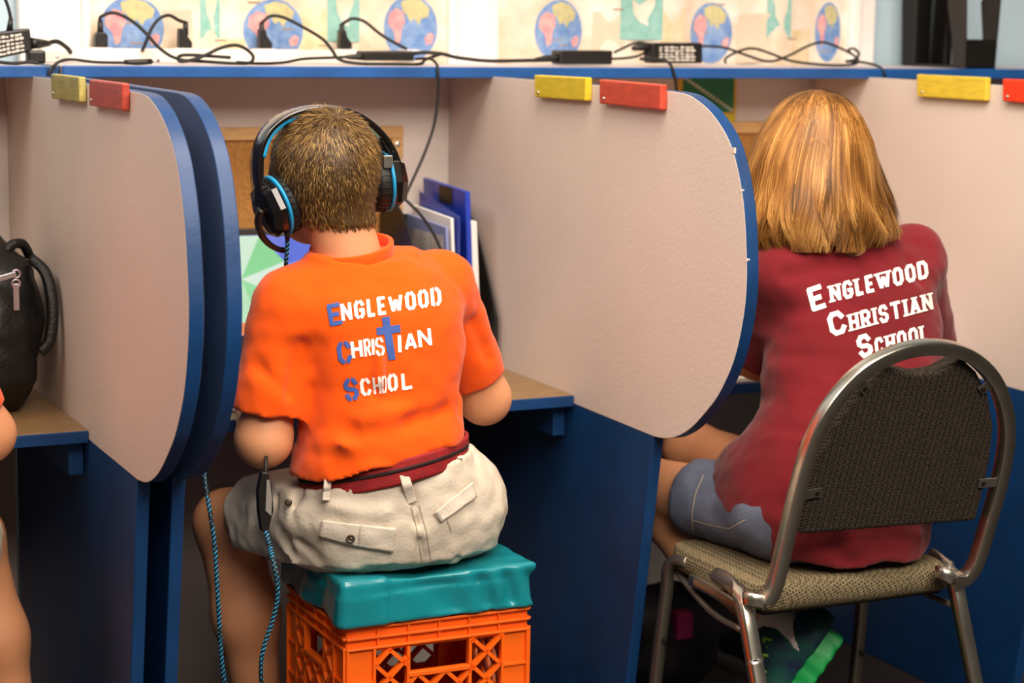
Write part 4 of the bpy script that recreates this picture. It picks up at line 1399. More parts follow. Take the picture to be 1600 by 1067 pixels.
for px, py in ((428, 866), (453, 786)):
    b_ = cast(BS, px, py, .006)
    if b_ is not None:
        MB().lathe(b_, nb, [(.0055, 0), (.0055, .0016), (.004, .0024), (.001, .002)], 14).build('button', mat('brass_button', '4a4032', .35, .7), shorts, smooth=True)
# seam lines
sm = []
for pts in ([(641, 790), (652, 830), (660, 880), (663, 900)], [(655, 788), (666, 830), (674, 880), (676, 896)], [(690, 790), (705, 830), (716, 880)], [(606, 865), (612, 905)]):
    for a, b in zip(pts[:-1], pts[1:]):
        sm.append(strip2d(a, b, 1.6))
decal(sm, BS, .0012).build('stitching', mat('khaki_stitch', 'b9aa94', .9), shorts)
# belt loops bridge the belt
def loop(top, bot, wpx):
    a, b = np.array(top, float), np.array(bot, float)
    P = []
    for i in range(9):
        t = i / 8
        p = a + (b - a) * t
        h = cast(BS, *(a + (b - a) * max(t, .62)), .004)
        hv = np.array(h)
        d = ray(*p)
        dep = (hv - CAM) @ RC[2]
        P.append(CAM + d * (dep - .004 - .006 * (t < .6)))
    MB().tube(P, mm(wpx / 2, -.86), 8, ry=.0016, up=(1, 0, 0), smooth=2).build('belt_loop', M_khaki2, shorts, smooth=True)
loop((513, 742), (509, 782), 12)
loop((628, 731), (644, 786), 16)
loop((704, 688), (719, 716), 9)

# dark trainers
def shoe(P, an, f, n, L=.21, s=1.):
    an, f, n = np.array(an, float), np.array(f, float), np.array(n, float)
    f /= np.linalg.norm(f)
    n -= f * np.dot(n, f)
    n /= np.linalg.norm(n)
    heel = an - n * .055 - f * .045
    d = cone(P, heel + n * .028, heel + f * (L - .035) + n * .018, .034, .027)
    d = smin(d, cone(P, heel + n * .035 + f * .02, an + n * .012, .036, .036), .03)
    d = smin(d, cone(P, an + f * .02, heel + f * .13 + n * .03, .032, .028), .03)
    return d, heel, f, n
def F_boyshoe(an):
    def F(P):
        d, heel, f, n = shoe(P, an, (-.12, 1, -.02), (0, .02, 1))
        return np.maximum(d, -(P[:, 2] - .004))
    return F
for an in (ANL, ANR):
    sdf_obj('shoe', F_boyshoe(an), an + np.array((-.09, -.10, -.09)), an + np.array((.07, .20, .06)), .005, M_blacksoft, boy)

# hair: cap plus strands that fall away from the crown
WH = at(524, 186, Y=-.745)
def F_cap(P):
    d = F_headneck(P) - .005
    q = P - HB.astype(np.float32)
    back = q[:, 1] - np.clip(.030 + (q[:, 2] + .03) * .75, .004, .088)           # hairline in front
    napez = -(q[:, 2] + .083 - .12 * np.clip(np.abs(q[:, 0] - .020) - .03, 0, 1))     # nape line
    return np.maximum(d, np.maximum(back, napez))
cap = sdf_obj('hair', F_cap, HB - np.array((.11, .13, .13)), HB + np.array((.11, .13, .12)), .0036, M_hairboy, boy)
solid_shade(cap, .22)
tag(cap, 'short cropped brown hair with a crown whorl')
V = np.empty(len(cap.data.vertices) * 3)
cap.data.vertices.foreach_get('co', V)
V = V.reshape(-1, 3)
NV = np.empty(len(cap.data.vertices) * 3)
cap.data.vertices.foreach_get('normal', NV)
NV = NV.reshape(-1, 3)
dcap = F_headneck(V.astype(np.float32)) - .005
keep = np.abs(dcap) < .0035
V, NV = V[keep], NV[keep]
ctr = HB + np.array((0, 0, -.01))
n = 26000
ids = RNG.randint(0, len(V), n)
root = V[ids] + RNG.normal(0, .0018, (n, 3))
nr = V[ids] - ctr
nr[:, 2] = np.maximum(nr[:, 2], -.03)
nr /= np.linalg.norm(nr, axis=1)[:, None]
away = root - WH
away -= nr * (away * nr).sum(1)[:, None]
away /= np.maximum(np.linalg.norm(away, axis=1), 1e-6)[:, None]
swirl = np.cross(nr, away) * .25
topf = np.clip((root[:, 2] - HB[2] - .02) / .05, 0, 1)[:, None]
lift = .18 + .25 * topf
dirv = away + swirl + nr * lift + RNG.normal(0, .16, (n, 3))
dirv /= np.linalg.norm(dirv, axis=1)[:, None]
Ls = (.010 + .006 * topf[:, 0]) * RNG.uniform(.7, 1.2, n)
k = 4
tt = np.linspace(0, 1, k)[None, :, None]
S = root[:, None] - nr[:, None] * .002 + dirv[:, None] * tt * Ls[:, None, None] - nr[:, None] * (tt ** 2) * (Ls * .22)[:, None, None]
Wd = np.tile(np.array((.0011, .0010, .0008, .0002)), (n, 1))
shd = np.clip(.50 + .22 * RNG.normal(0, 1, n) + .16 * wob(root.astype(np.float32), 60), 0, 1)
ribbons('hair_strands', S, Wd, np.repeat(nr[:, None], k, 1), shd, M_hairboy, cap)['kind'] = 'stuff'

# ------------------------------------------------------------------ headset
hs = thing('headset', 'black gaming headset with cyan trim on the head of the person in orange', 'headset', tuple(HB + np.array((0, 0, .06))))
arc = [(409, 318), (401, 285), (401, 245), (413, 210), (437, 186), (470, 172), (505, 168), (540, 173), (572, 190), (598, 216), (616, 250), (622, 285)]
BA = [at(x, y, Y=-.715 + .010 * math.sin(i / 11 * math.pi)) for i, (x, y) in enumerate(arc)]
MB().tube(BA, .0185, 10, ry=.0042, up=(0, 1, 0), smooth=5).build('headband', M_gloss, hs, smooth=True)
MB().tube([b + (HB - b) * .045 for b in BA[2:5]] + [BA[4] * .96 + HB * .04], .0155, 10, ry=.0045, up=(0, 1, 0), smooth=5).build('cyan_pad', M_cyan, hs, smooth=True)
MB().tube([b + (HB - b) * .055 for b in BA[4:9]], .0150, 10, ry=.0045, up=(0, 1, 0), smooth=5).build('cyan_pad', M_cyan, hs, smooth=True)
MB().tube([b + (HB - b) * .02 for b in BA[0:3]], .013, 8, ry=.0060, up=(0, 1, 0), smooth=5).build('yoke', M_black, hs, smooth=True)
MB().tube([b + (HB - b) * .02 for b in BA[9:12]], .013, 8, ry=.0060, up=(0, 1, 0), smooth=5).build('yoke', M_black, hs, smooth=True)
def cup(c, ax, up, nm):
    g = MB().lathe(c, ax, [(.030, -.004), (.041, -.002), (.0435, .006), (.0435, .014), (.041, .019)], 28, up=up).build('ear_pad', M_blacksoft, hs, smooth=True)
    mbr = MB()
    a_ = np.array(ax, float) / np.linalg.norm(ax)
    for k in range(30):
        t = 2 * math.pi * k / 30
        u_ = np.array(up, float) - a_ * np.dot(up, a_)
        u_ /= np.linalg.norm(u_)
        v_ = np.cross(a_, u_)
        e = u_ * math.cos(t) + v_ * math.sin(t)
        mbr.bar(np.array(c) + a_ * .002 + e * .0425, np.array(c) + a_ * .015 + e * .0442, np.cross(e, a_), .0022, .0022)
    mbr.build('pad_pleats', M_blacksoft, g)
    MB().lathe(c, ax, [(.041, .0185), (.0455, .0190), (.0455, .0225), (.041, .023)], 32, up=up).build('cyan_ring', M_cyan, hs, smooth=True)
    MB().lathe(c, ax, [(.043, .0228), (.0445, .026), (.0435, .034), (.036, .044), (.020, .050), (.004, .051)], 8, up=up).build('ear_cup', M_gloss, hs, bevel=.0015)
    MB().lathe(np.array(c) + a_ * .0495, ax, [(.006, 0), (.0055, .002), (.002, .0024)], 6, up=up).build('cup_badge', M_grey, hs)
axL = np.array((-.93, -.10, -.30))
axR = np.array((.99, -.06, .08))
cL = at(452, 314, Y=-.712)
cR = at(581, 285, Y=-.700)
cup(cL, axL, (-.3, 0, 1), 'left')
cup(cR, axR, (0, 0, 1), 'right')
MB().box(tuple(at(600, 243, Y=-.742)), tuple(at(611, 262, Y=-.735) + np.array((0, .004, 0)))).build('silver_slider', M_chrome, hs, bevel=.001)
bm_ = [at(x, y, Y=-.735 + .03 * i / 5) for i, (x, y) in enumerate([(408, 327), (403, 346), (408, 366), (420, 381), (434, 389), (446, 391)])]
MB().tube(bm_, [.007, .0068, .0066, .0064, .0070, .0060], 8, ry=.004, up=(0, 1, 0), smooth=4).build('mic_boom', M_black, hs, smooth=True)
def braided(pts, nm, parent=None, r=.0031):
    P = catmull(pts, 10)
    o = MB().tube(P, r, 8, smooth=1).build(nm, mat('black_braid', '0d1418', .6), parent, smooth=True)
    # coloured strands wound round the cord
    PA = np.array(P)
    for ph in (0, math.pi):
        Q = []
        acc = 0.
        Tn = np.gradient(PA, axis=0)
        for i in range(len(PA) - 1):
            L_ = np.linalg.norm(PA[i + 1] - PA[i])
            t = Tn[i] / np.linalg.norm(Tn[i])
            a = np.cross(t, (0, 1, 0))
            a /= np.linalg.norm(a)
            b = np.cross(t, a)
            m_ = max(1, int(L_ / .0022))
            for j in range(m_):
                s_ = acc + L_ * j / m_
                p = PA[i] + (PA[i + 1] - PA[i]) * j / m_
                an_ = s_ / .0135 * 2 * math.pi + ph
                Q.append(p + (a * math.cos(an_) + b * math.sin(an_)) * r * .80)
            acc += L_
        MB().tube(Q, r * .42, 5, smooth=1).build('braid_strand', M_cyan, o, smooth=True)
    return o
braided([at(449, 362, Y=-.73), at(449, 385, Y=-.725), at(447, 410, Y=-.72), at(445, 445, Y=-.70)], 'cord', hs)
MB().tube([at(449, 356, Y=-.73), at(449, 374, Y=-.73)], [.0052, .0036], 8, smooth=1).build('strain_relief', M_blacksoft, hs, smooth=True)
r = thing('inline_remote', 'black inline volume remote hanging by the khaki shorts on a braided cord', 'remote', tuple(at(416, 790, Y=-.80)))
mb = MB()
mb.prism([at(x, y, Y=-.815) for x, y in ((410, 738), (420, 738), (426, 770), (428, 798), (420, 830), (410, 832), (405, 800), (404, 768))], (0, .014, 0))
mb.build('housing', M_black, r, bevel=.002)
MB().prism([at(x, y, Y=-.8165) for x, y in ((417, 750), (421, 750), (425, 778), (424, 806), (415, 798))], (0, .002, 0)).build('grey_inlay', M_grey, r)
br = braided([at(415, 828, Y=-.81), at(421, 850, Y=-.83), at(428, 880, Y=-.87), at(434, 915, Y=-.88), at(432, 945, Y=-.88), at(424, 975, Y=-.88), at(414, 1005, Y=-.88), at(408, 1035, Y=-.88), at(409, 1075, Y=-.88), at(414, 1130, Y=-.88)], 'cord', r)
MB().tube([at(415, 740, Y=-.808), at(416, 715, Y=-.79), at(420, 690, Y=-.69)], .0028, 8).build('upper_cord', M_blacksoft, r, smooth=True)
o = braided([at(319, 726, Y=-.70), at(321, 755, Y=-.72), at(328, 800, Y=-.74), at(335, 850, Y=-.75), at(340, 930, Y=-.76), at(344, 1000, Y=-.76), at(349, 1055, Y=-.76), at(360, 1110, Y=-.76)], 'braided_cord')
tag(o, 'blue and black braided cord hanging beside a bare leg', 'cable', 'hanging cables')

# ================================================================== CHAIR
ch = thing('banquet_chair', 'chrome framed stacking chair with black woven back at the right', 'chair', (.22, -.90, 0))
PB0 = np.array((.21, -1.085, .405))
PBN = np.array((0, .37, .085))
PBN = PBN / np.linalg.norm(PBN)
def cb(x, y, o=0.):
    return onplane(x, y, PB0, PBN) + PBN * o
hoop = [(1196, 941), (1210, 915), (1226, 850), (1245, 770), (1266, 696), (1298, 634), (1345, 582), (1400, 552), (1455, 542), (1505, 551), (1544, 581), (1566, 625), (1573, 680), (1562, 750), (1540, 830), (1524, 880), (1507, 903), (1488, 905)]
MB().tube([cb(*p) for p in hoop], .0105, 12, ry=.0105, up=tuple(PBN), smooth=6).build('back_hoop', M_chrome, ch, smooth=True).data.set_sharp_from_angle(angle=.62)
pan = [(1252, 838), (1262, 790), (1283, 716), (1306, 668), (1340, 622), (1378, 588), (1392, 576), (1412, 582), (1440, 588), (1468, 584), (1490, 573), (1506, 562), (1530, 584), (1548, 620), (1556, 668), (1551, 720), (1540, 770), (1528, 816)]
bk = MB()
P = [cb(*p, .004) for p in pan]
bk.prism(P, tuple(PBN * .030))
bk.build('back_cushion', [M_weave], ch, bevel=.006, seg=3)
for (x, y), (x2, y2) in (((1336, 592), (1356, 612)), ((1546, 598), (1532, 612)), ((1252, 772), (1284, 770)), ((1554, 752), (1530, 756))):
    a, b = cb(x, y, -.003), cb(x2, y2, .002)
    t_ = MB().bar(a, b, np.cross(b - a, PBN), .015, .003).build('bracket', M_steel if 0 else mat('dull_steel', '8f897e', .4, .9), ch, bevel=.001)
    MB().lathe(b - (b - a) * .25, -PBN, [(.0035, 0), (.0035, .003), (.001, .0035)], 10).build('screw', M_black, t_)
def F_seat(P):
    c = np.array((.222, -.905, .402), np.float32)
    hw = .172 + .0 * P[:, 1]
    p = np.abs(P - c) - np.array((.178, .150, .022), np.float32) + .020
    d = np.linalg.norm(np.maximum(p, 0), axis=1) + np.minimum(p.max(1), 0) - .020
    # rounded plan corners
    q = np.abs(P[:, :2] - c[:2]) - np.array((.178, .150), np.float32) + .055
    d2 = np.linalg.norm(np.maximum(q, 0), axis=1) + np.minimum(q.max(1), 0) - .055
    return np.maximum(d, d2) - .006 * np.exp(-((P[:, 0] - .22) / .13) ** 2 - ((P[:, 1] + .9) / .12) ** 2) * (P[:, 2] < .4)
sdf_obj('seat', F_seat, (.02, -1.08, .36), (.43, -.73, .44), .005, M_seatweave, ch)
MB().box((.06, -1.03, .372), (.385, -.775, .382)).build('seat_pan', M_black, ch, bevel=.004)
# rear legs sweep forward under the seat and join the hoop
for hp, pts in (((1196, 941), [cb(1196, 941) + np.array((.0, .002, 0)), cb(1178, 938) + np.array((.0, .014, 0)), (.043, -1.02, .383), (.043, -.96, .386), (.043, -.86, .386)]),
                ((1488, 905), [cb(1488, 905), cb(1478, 896) + np.array((0, .012, 0)), (.392, -1.02, .386), (.392, -.96, .388), (.392, -.86, .388)])):
    MB().tube(pts, .0095, 10, ry=.0095, up=(0, 0, 1), smooth=4).build('seat_tube', M_chrome, ch, smooth=True)
lg = [at(1120, 900, Y=-.94), at(1142, 912, Y=-1.0), at(1158, 932, Y=-1.045), at(1167, 965, Y=-1.07), at(1178, 1030, Y=-1.09), at(1184, 1064, Y=-1.10)]
def to_floor(p, q):
    p, q = np.array(p), np.array(q)
    d = (q - p)
    return q + d * ((.004 - q[2]) / d[2])
MB().tube(lg + [to_floor(lg[-2], lg[-1])], .0105, 10, ry=.0105, up=(0, 1, .2), smooth=5).build('leg', M_chrome, ch, smooth=True)
lg = [at(1458, 868, Y=-.97), at(1476, 882, Y=-1.03), at(1490, 905, Y=-1.06), at(1500, 950, Y=-1.075), at(1512, 1010, Y=-1.085), at(1523, 1066, Y=-1.095)]
MB().tube(lg + [to_floor(lg[-2], lg[-1])], .0100, 10, ry=.0100, up=(0, 1, .2), smooth=5).build('leg', M_chrome, ch, smooth=True)
for pts in ([at(1075, 880, Y=-.83), at(1056, 876, Y=-.80), at(1044, 890, Y=-.785), at(1042, 920, Y=-.78), at(1034, 980, Y=-.775), at(1027, 1040, Y=-.77)],
            [at(1368, 868, Y=-.80), at(1356, 875, Y=-.79), at(1350, 900, Y=-.785), at(1347, 940, Y=-.78), at(1342, 1000, Y=-.775), at(1337, 1050, Y=-.77)]):
    l_ = MB().tube(pts + [to_floor(pts[-2], pts[-1])], .0085, 10, ry=.0085, up=(0, 1, .2), smooth=5).build('leg', mat('dull_leg_steel', '8d877c', .38, .9), ch, smooth=True)
    p = pts[-2] + np.array((0, -.009, -.02))
    MB().lathe(p, (0, -1, 0), [(.005, 0), (.005, .003), (.002, .004)], 10).build('bolt', M_black, l_)
MB().tube([at(1056, 892, Y=-.79), at(1110, 955, Y=-.93), at(1160, 985, Y=-1.06)], .005, 8).build('side_brace', mat('dull_leg_steel', '8d877c', .38, .9), ch, smooth=True)
MB().tube([at(1352, 905, Y=-.79), at(1420, 918, Y=-.93), at(1487, 945, Y=-1.06)], .005, 8).build('side_brace', mat('dull_leg_steel', '8d877c', .38, .9), ch, smooth=True)

# ================================================================== THE GIRL
HG = at(1278, 238, Y=-.775)
gsL, gsR = at(1222, 428, Y=-.83), at(1425, 402, Y=-.815)
geL, geR = at(1186, 560, Y=-.72), at(1452, 560, Y=-.70)
gwL, gwR = np.array((.25, -.50, .668)), np.array((.45, -.48, .668))
GN0, GN1 = at(1312, 395, Y=-.84), at(1288, 300, Y=-.79)
GHL, GHR = np.array((.165, -.930, .490)), np.array((.300, -.930, .490))
GKL, GKR = np.array((.090, -.600, .475)), np.array((.235, -.520, .505))
GAL, GAR = np.array((.218, -.868, .278)), np.array((.520, -.290, .085))
def F_girlbody(P):
    d = ell(P, HG, (.074, .092, .098))
    d = smin(d, ell(P, HG + np.array((0, .045, -.065)), (.052, .052, .055)), .04)
    d = smin(d, cone(P, HG + np.array((0, .096, -.030)), HG + np.array((0, .110, -.050)), .007, .010), .012)
    d = smin(d, cone(P, HG + np.array((-.015, .090, -.088)), HG + np.array((.015, .090, -.088)), .006, .006), .010)
    for s in (-1, 1):
        d = smin(d, ell(P, HG + np.array((s * .030, .087, -.020)), (.013, .008, .008)), .008)
        d = smin(d, ell(P, HG + np.array((s * .077, .006, -.030)), (.008, .016, .028)), .008)
    d = smin(d, cone(P, GN0, GN1, .046, .044), .035)
    d = smin(d, cone(P, (.235, -.92, .51), GN0 + np.array((0, .015, -.08)), .080, .050), .05)
    for sh_, el_, wr_ in ((gsL, geL, gwL), (gsR, geR, gwR)):
        d = smin(d, cone(P, GN0 + np.array((0, .01, -.07)), sh_, .036, .028), .03)
        d = smin(d, cone(P, sh_, el_, .030, .032), .02)
        d = smin(d, cone(P, el_, wr_, .034, .022), .018)
    d = hand(P, d, gwL, (.35, .9, -.03), 1, s=.85)
    d = hand(P, d, gwR, (-.35, .9, -.03), -1, s=.85)
    for hp, kn, an in ((GHL, GKL, GAL), (GHR, GKR, GAR)):
        d = smin(d, cone(P, hp, kn, .058, .048), .03)
        mid = kn * .6 + an * .4 + np.array((0, -.012, -.012))
        d = smin(d, cone(P, kn, mid, .049, .046), .02)
        d = smin(d, cone(P, mid, an, .046, .028), .03)
    fd = np.array((-.05, .045, -.20))
    d = smin(d, cone(P, GAL, GAL + fd * .55, .028, .022), .02)
    d = smin(d, cone(P, GAR, GAR + np.array((.0, .10, -.045)), .028, .022), .02)
    return d
girl = sdf_obj('person', F_girlbody, (-.0 + .022, -1.06, .0), (.62, -.14, 1.16), .0050, M_skin)
tag(girl, 'person with long blond hair in a maroon t-shirt sitting on the chrome chair', 'person')

TG = [st(905, 1255, 1412, -.955, .092), st(880, 1215, 1432, -.955, .102), st(840, 1192, 1446, -.950, .106), st(790, 1180, 1452, -.942, .106), st(720, 1190, 1456, -.920, .100), st(650, 1194, 1462, -.893, .098),
      st(580, 1198, 1466, -.868, .096), st(500, 1202, 1464, -.845, .092), st(450, 1206, 1458, -.832, .086), st(415, 1222, 1448, -.825, .074), st(392, 1250, 1420, -.822, .060), st(376, 1280, 1370, -.82, .050)]
def F_gshirt(P):
    d = loft(P, TG, 2.4)
    d = smin(d, cone(P, gsL, GN0 + np.array((-.03, .005, -.012)), .050, .044), .04)
    d = smin(d, cone(P, gsR, GN0 + np.array((.04, .005, -.018)), .050, .040), .04)
    for sh_, el_, fr in ((gsL, geL, .95), (gsR, geR, .93)):
        sl = cone(P, sh_, el_, .049, .050)
        sl = np.maximum(sl, plane(P, sh_ + (el_ - sh_) * fr, (el_ - sh_)))
        sl = np.maximum(sl, -cone(P, sh_ + (el_ - sh_) * .55, sh_ + (el_ - sh_) * 1.2, .036, .045))
        d = smin(d, sl, .022)
    # hem draping over the left hip
    d = smin(d, ell(P, at(1212, 775, Y=-.885), (.088, .135, .100)), .05)
    Bg = -.945
    d = ridges(P, d, [
        (at(1215, 640, Y=-.96), at(1275, 700, Y=-.99), .012, .009), (at(1200, 600, Y=-.93), at(1300, 640, Y=-.975), .013, -.008), (at(1240, 590, Y=-.95), at(1300, 560, Y=-.96), .012, .005),
        (at(1215, 700, Y=-.99), at(1260, 740, Y=-1.0), .011, -.007), (at(1205, 730, Y=-.98), at(1225, 790, Y=-1.0), .010, -.006),
        (at(1210, 500, Y=-.92), at(1300, 540, Y=-.95), .014, -.005), (at(1205, 470, Y=-.90), at(1290, 500, Y=-.93), .012, .004), (at(1230, 430, Y=-.88), at(1330, 410, Y=-.90), .012, -.003),
        (at(1420, 400, Y=-.89), at(1455, 520, Y=-.90), .009, -.004), (at(1340, 850, Y=-1.05), at(1430, 840, Y=-1.04), .012, .005), (at(1280, 850, Y=-1.05), at(1330, 880, Y=-1.05), .010, -.005)])
    d = d + .0020 * wob(P * np.array((1., .5, 1.3), np.float32), 36, 4.) + .0007 * wob(P * np.array((.6, .5, 1.6), np.float32), 62, 9.) + .0010 * wob(P, 90, 6)
    zh = .436 + np.clip((P[:, 1] + .93) * .32, 0, .10) + .004 * np.sin(P[:, 0] * 55)
    d = np.maximum(d, zh - P[:, 2])
    return np.maximum(d, -cone(P, GN0 + np.array((0, .034, .012)), GN1, .040, .046))
gshirt = sdf_obj('shirt', F_gshirt, (.022, -1.075, .40), (.60, -.62, .97), .0044, M_maroon, girl)
tag(gshirt, 'maroon t-shirt with white college lettering')
BG = o_bvh['shirt']
SP = [('E', (1269, 488), (24, -8), (-10, -37), 8.), ('C', (1299, 527), (26, -8), (-9, -36), 7.8), ('S', (1343, 562), (22, -7), (-7, -36), 7.4)]
for wd, b0, b1, h_, vd, sw in (('NGLEWOOD', (1298, 474), (1451, 434), 28, (-.14, -1), 5.6), ('HRISTIAN', (1328, 519), (1458, 484), 28, (-.14, -1), 5.2), ('CHOOL', (1368, 556), (1450, 533), 27, (-.12, -1), 5.2)):
    SP += [(c, p, u, v, sw) for c, p, u, v in word_boxes(wd, 0, 0, b0, b1, h_, vd)]
letters(SP, BG, .0011, M_print_w, gshirt, serif=True)

def F_gshorts(P):
    d = ell(P, (.232, -.925, .498), (.150, .105, .075))
    d = smin(d, cone(P, GHL, GKL, .068, .060), .04)
    d = smin(d, cone(P, GHR, GKR, .068, .058), .04)
    d = np.maximum(d, plane(P, GHL + (GKL - GHL) * .60, GKL - GHL))
    d = np.maximum(d, plane(P, GHR + (GKR - GHR) * .56, GKR - GHR))
    d = np.maximum(d, -cone(P, GHL + (GKL - GHL) * .45, GHL + (GKL - GHL) * .9, .050, .056))
    d = np.maximum(d, -cone(P, GHR + (GKR - GHR) * .42, GHR + (GKR - GHR) * .9, .048, .054))
    d = ridges(P, d, [(at(1105, 760, Y=-.77), at(1150, 820, Y=-.80), .008, -.005), (at(1130, 745, Y=-.77), at(1175, 800, Y=-.83), .008, .004), (at(1150, 760, Y=-.8), at(1135, 830, Y=-.79), .007, -.004)])
    d = d + .0018 * wob(P, 55, 3.)
    d = np.maximum(d, P[:, 2] - .57)
    return np.where(P[:, 1] < -.745, np.maximum(d, .422 - P[:, 2]), d)
gsh = sdf_obj('shorts', F_gshorts, (.022, -1.05, .38), (.42, -.60, .60), .0044, M_denim, girl)
tag(gsh, 'grey blue denim shorts')
BGS = o_bvh['shorts']
sm = []
for pts in ([(1100, 742), (1088, 770), (1082, 800), (1083, 828)], [(1082, 812), (1110, 820), (1140, 826), (1165, 812)]):
    for a, b in zip(pts[:-1], pts[1:]):
        sm.append(strip2d(a, b, 1.8))
decal(sm, BGS, .0010).build('stitching', mat('pale_stitch', 'b3a994', .9), gsh)

# sock and trainer of the tucked-back foot, plus the other one under the desk
def F_sock(P):
    ax = (GKL - GAL) / np.linalg.norm(GKL - GAL)
    d = cone(P, GAL - ax * .02, GAL + ax * .062, .034, .034)
    d = smin(d, cone(P, GAL, GAL + np.array((-.01, .005, -.03)), .034, .03), .02)
    return np.maximum(d, plane(P, GAL + ax * .052, ax)) + .0012 * np.sin((P @ ax.astype(np.float32)) * 700) * .5
sdf_obj('sock', F_sock, GAL - np.array((.08, .08, .12)), GAL + np.array((.08, .10, .09)), .004, M_sock, girl)
ff = np.array((-.50, .20, -.84))
ff = ff / np.linalg.norm(ff)
nn = np.array((-.62, .55, .55))
nn = nn - ff * np.dot(nn, ff)
nn = nn / np.linalg.norm(nn)
heelG = GAL - nn * .060 - ff * .030
bi = np.cross(ff, nn)
def solid_shoe(P):
    d, *_ = shoe(P, GAL + ff * .012, ff, nn, L=.215)
    return d
def F_upper(P):
    d = solid_shoe(P)
    d = np.maximum(d, -((P - heelG.astype(np.float32)) @ nn.astype(np.float32) - .016))
    d = np.maximum(d, -cone(P, GAL - nn * .01, GAL + nn * .12 - ff * .05, .024, .045))
    return np.maximum(d, .006 - P[:, 2])
ups = sdf_obj('shoe', F_upper, GAL - np.array((.16, .12, .28)), GAL + np.array((.12, .16, .09)), .0042, M_shoe, girl)
def F_sole(P):
    q = P - heelG.astype(np.float32)
    u, v, w_ = q @ ff.astype(np.float32), q @ nn.astype(np.float32), q @ bi.astype(np.float32)
    half = np.interp(u, [-.01, .03, .09, .15, .20, .225], [.020, .035, .032, .041, .034, .012])
    d = np.maximum(np.abs(w_) - half, np.maximum(-.016 - u, u - .222))
    d = np.maximum(d, np.maximum(-.012 - v, v - .020 - .008 * np.clip(-(u - .05) / .05, 0, 1)))
    return np.maximum(d + .0010 * np.sin(u * 260), .004 - P[:, 2])
sdf_obj('sole', F_sole, GAL - np.array((.20, .16, .285)), GAL + np.array((.14, .18, .09)), .0040, M_green, ups)
lc = MB()
for i in range(5):
    p = at(1196 + (i % 2) * 6, 1004 + i * 13, Y=-.872)
    lc.tube([p, p + np.array((-.008, -.006, .010)), p + np.array((.010, -.010, .004)), p + np.array((.016, -.004, -.008))], .0026, 6, smooth=4)
lc.build('laces', M_lace, ups, smooth=True)
def F_rshoe(P):
    d, *_ = shoe(P, GAR, (.0, 1, -.02), (0, .02, 1))
    return np.maximum(d, -(P[:, 2] - .004))
sdf_obj('shoe', F_rshoe, GAR + np.array((-.08, -.10, -.09)), GAR + np.array((.08, .20, .06)), .005, M_shoe, girl)

# long hair
HST = [st(139.5, 1268, 1288, -.775, .012), st(146, 1240, 1312, -.775, .045), st(160, 1217, 1332, -.775, .070), st(182, 1198, 1346, -.775, .090), st(215, 1178, 1360, -.775, .104), st(250, 1165, 1371, -.778, .110),
       st(290, 1158, 1382, -.785, .110), st(330, 1156, 1396, -.795, .106), st(360, 1160, 1404, -.803, .100), st(388, 1172, 1394, -.810, .092)]
HSTA = np.array(sorted(HST))
def F_ghair(P):
    d = loft(P, HST, 2.1) + .011 + .004 * wob(P, 40, 2)
    d = np.maximum(d, -np.maximum(np.maximum(-.700 - P[:, 1], P[:, 2] - HG[2] - .045), np.abs(P[:, 0] - HG[0]) - .085))
    return d
gh = sdf_obj('hair', F_ghair, (.08, -.95, .86), (.48, -.62, 1.15), .0048, M_hairgirl, girl)
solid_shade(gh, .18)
tag(gh, 'long straight blond hair reaching the shoulders')
def hp(th, z, r):
    cx, cy, a, b = (np.interp(z, HSTA[:, 0], HSTA[:, i]) for i in (1, 2, 3, 4))
    return np.stack([cx + a * r * np.cos(th), cy + b * r * np.sin(th), z], -1)
n, k = 15000, 16
th0 = RNG.uniform(math.radians(-200), math.radians(20), n)
ztop = HSTA[-1, 0]
zroot = ztop - np.abs(RNG.normal(0, 1, n)) ** 1.5 * .045
zroot = np.clip(zroot, HSTA[0, 0] + .07, ztop - .0005)
zend = HSTA[0, 0] + .026 + .022 * RNG.normal(0, 1, n) * .7 + .010 * np.sin(th0 * 9) + .006 * np.sin(th0 * 31)
zend = np.clip(zend, HSTA[0, 0] + .004, None) + .046 * np.clip((th0 + math.radians(80)) / 1.3, 0, 1)
tt = np.linspace(0, 1, k)[None]
zz = zroot[:, None] + (zend - zroot)[:, None] * tt ** 1.0
clump = np.sin(th0 * 23 + 2 * np.sin(th0 * 7)) 
lowf = np.clip((HG[2] - .02 - zz) / .10, 0, 1)
th = th0[:, None] + .05 * lowf * np.sin(zz * 55 + clump[:, None] * 2.5) + RNG.normal(0, .012, (n, 1)) * tt + .05 * clump[:, None] * tt * .5
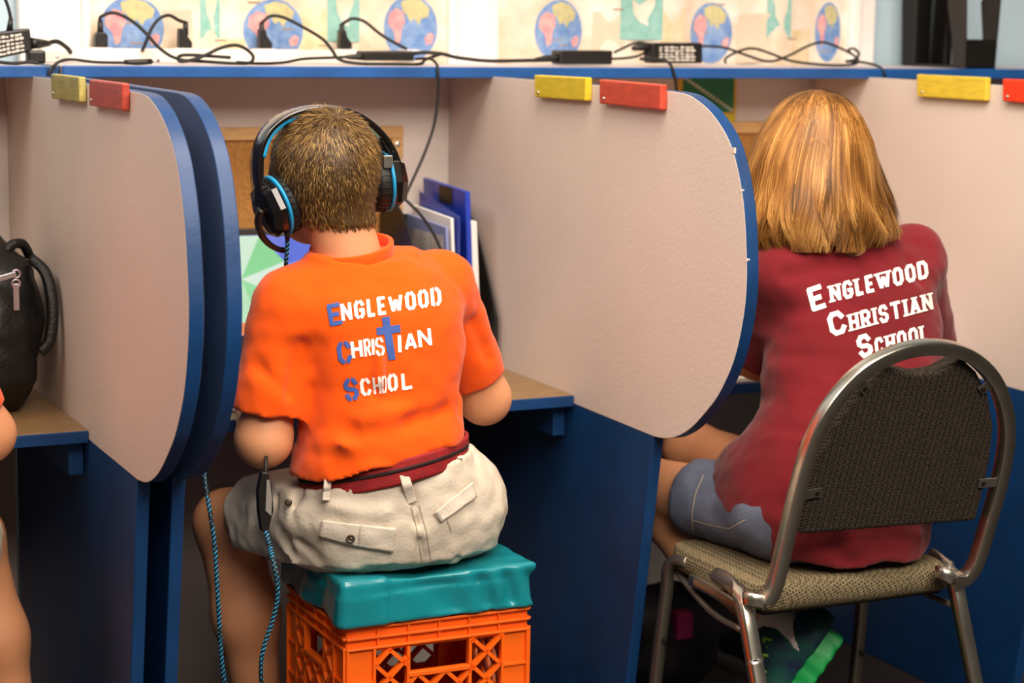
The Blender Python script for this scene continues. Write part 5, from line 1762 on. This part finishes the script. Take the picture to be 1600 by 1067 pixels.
rj = RNG.uniform(.955, 1.03, n)[:, None] + .022 * np.sin(zz * 48 + 1.5 * np.sin(th0 * 4)[:, None]) * np.clip((ztop - .05 - zz) / .06, 0, 1) + .16 * np.clip(np.cos(th), 0, 1) * np.clip((HSTA[0, 0] + .06 - zz) / .05, 0, 1) ** 2 + lowf * (.030 * np.sin(zz * 70 + th0[:, None] * 6 + clump[:, None] * 1.5)) + RNG.normal(0, .022, (n, 1)) * tt ** 2
S = hp(th, np.maximum(zz, HSTA[0, 0] - .02), rj)
S[:, :, 2] = zz
nr = np.stack([np.cos(th), np.sin(th), np.full_like(th, .25)], -1)
Wd = np.tile(np.interp(np.linspace(0, 1, k), [0, .1, .8, 1], [.0009, .0015, .0013, .0003]), (n, 1))
shd = np.clip(.50 + .17 * RNG.normal(0, 1, n)[:, None] + .26 * np.sin(zz * 62 + 2.0 * np.sin(th0 * 5)[:, None] + clump[:, None]) * (.4 + .6 * lowf) + .10 * clump[:, None] - .35 * (np.clip((zz - ztop + .03) / .03, 0, 1)), 0, 1)  # highlight and shade bands of the waves painted into the strand colour
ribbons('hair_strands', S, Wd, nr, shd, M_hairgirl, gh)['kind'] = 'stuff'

# ================================================================== THE CHILD AT THE LEFT EDGE
DX = (-.765, .0, 0)
for src, lab in ((cr, 'orange milk crate under the person at the left edge'), (cu, 'teal cushion under the person at the left edge'), (boy, 'person in an orange t-shirt cut off by the left edge of the photo')):
    c = copy_tree(src, None, DX if src is boy else (DX[0] - .07, DX[1], 0))
    c['label'] = lab

# pink bag and shoes lying in the dark under the girl's desk
o = sdf_obj('gym_bag', lambda P: smin(ell(P, (.30, -.33, .11), (.11, .09, .105)), cone(P, (.22, -.36, .17), (.38, -.36, .16), .03, .03), .04) + .006 * wob(P, 40), (.16, -.47, .0), (.45, -.20, .25), .008, mat('dark_gym_bag', '201a22', .7))
tag(o, 'dark bag with a pink patch lying under the desk behind the chrome chair', 'bag')
MB().box((.272, -.425, .135), (.305, -.395, .185)).build('pink_patch', mat('pink_cloth', 'b8286a', .7), o, bevel=.003)
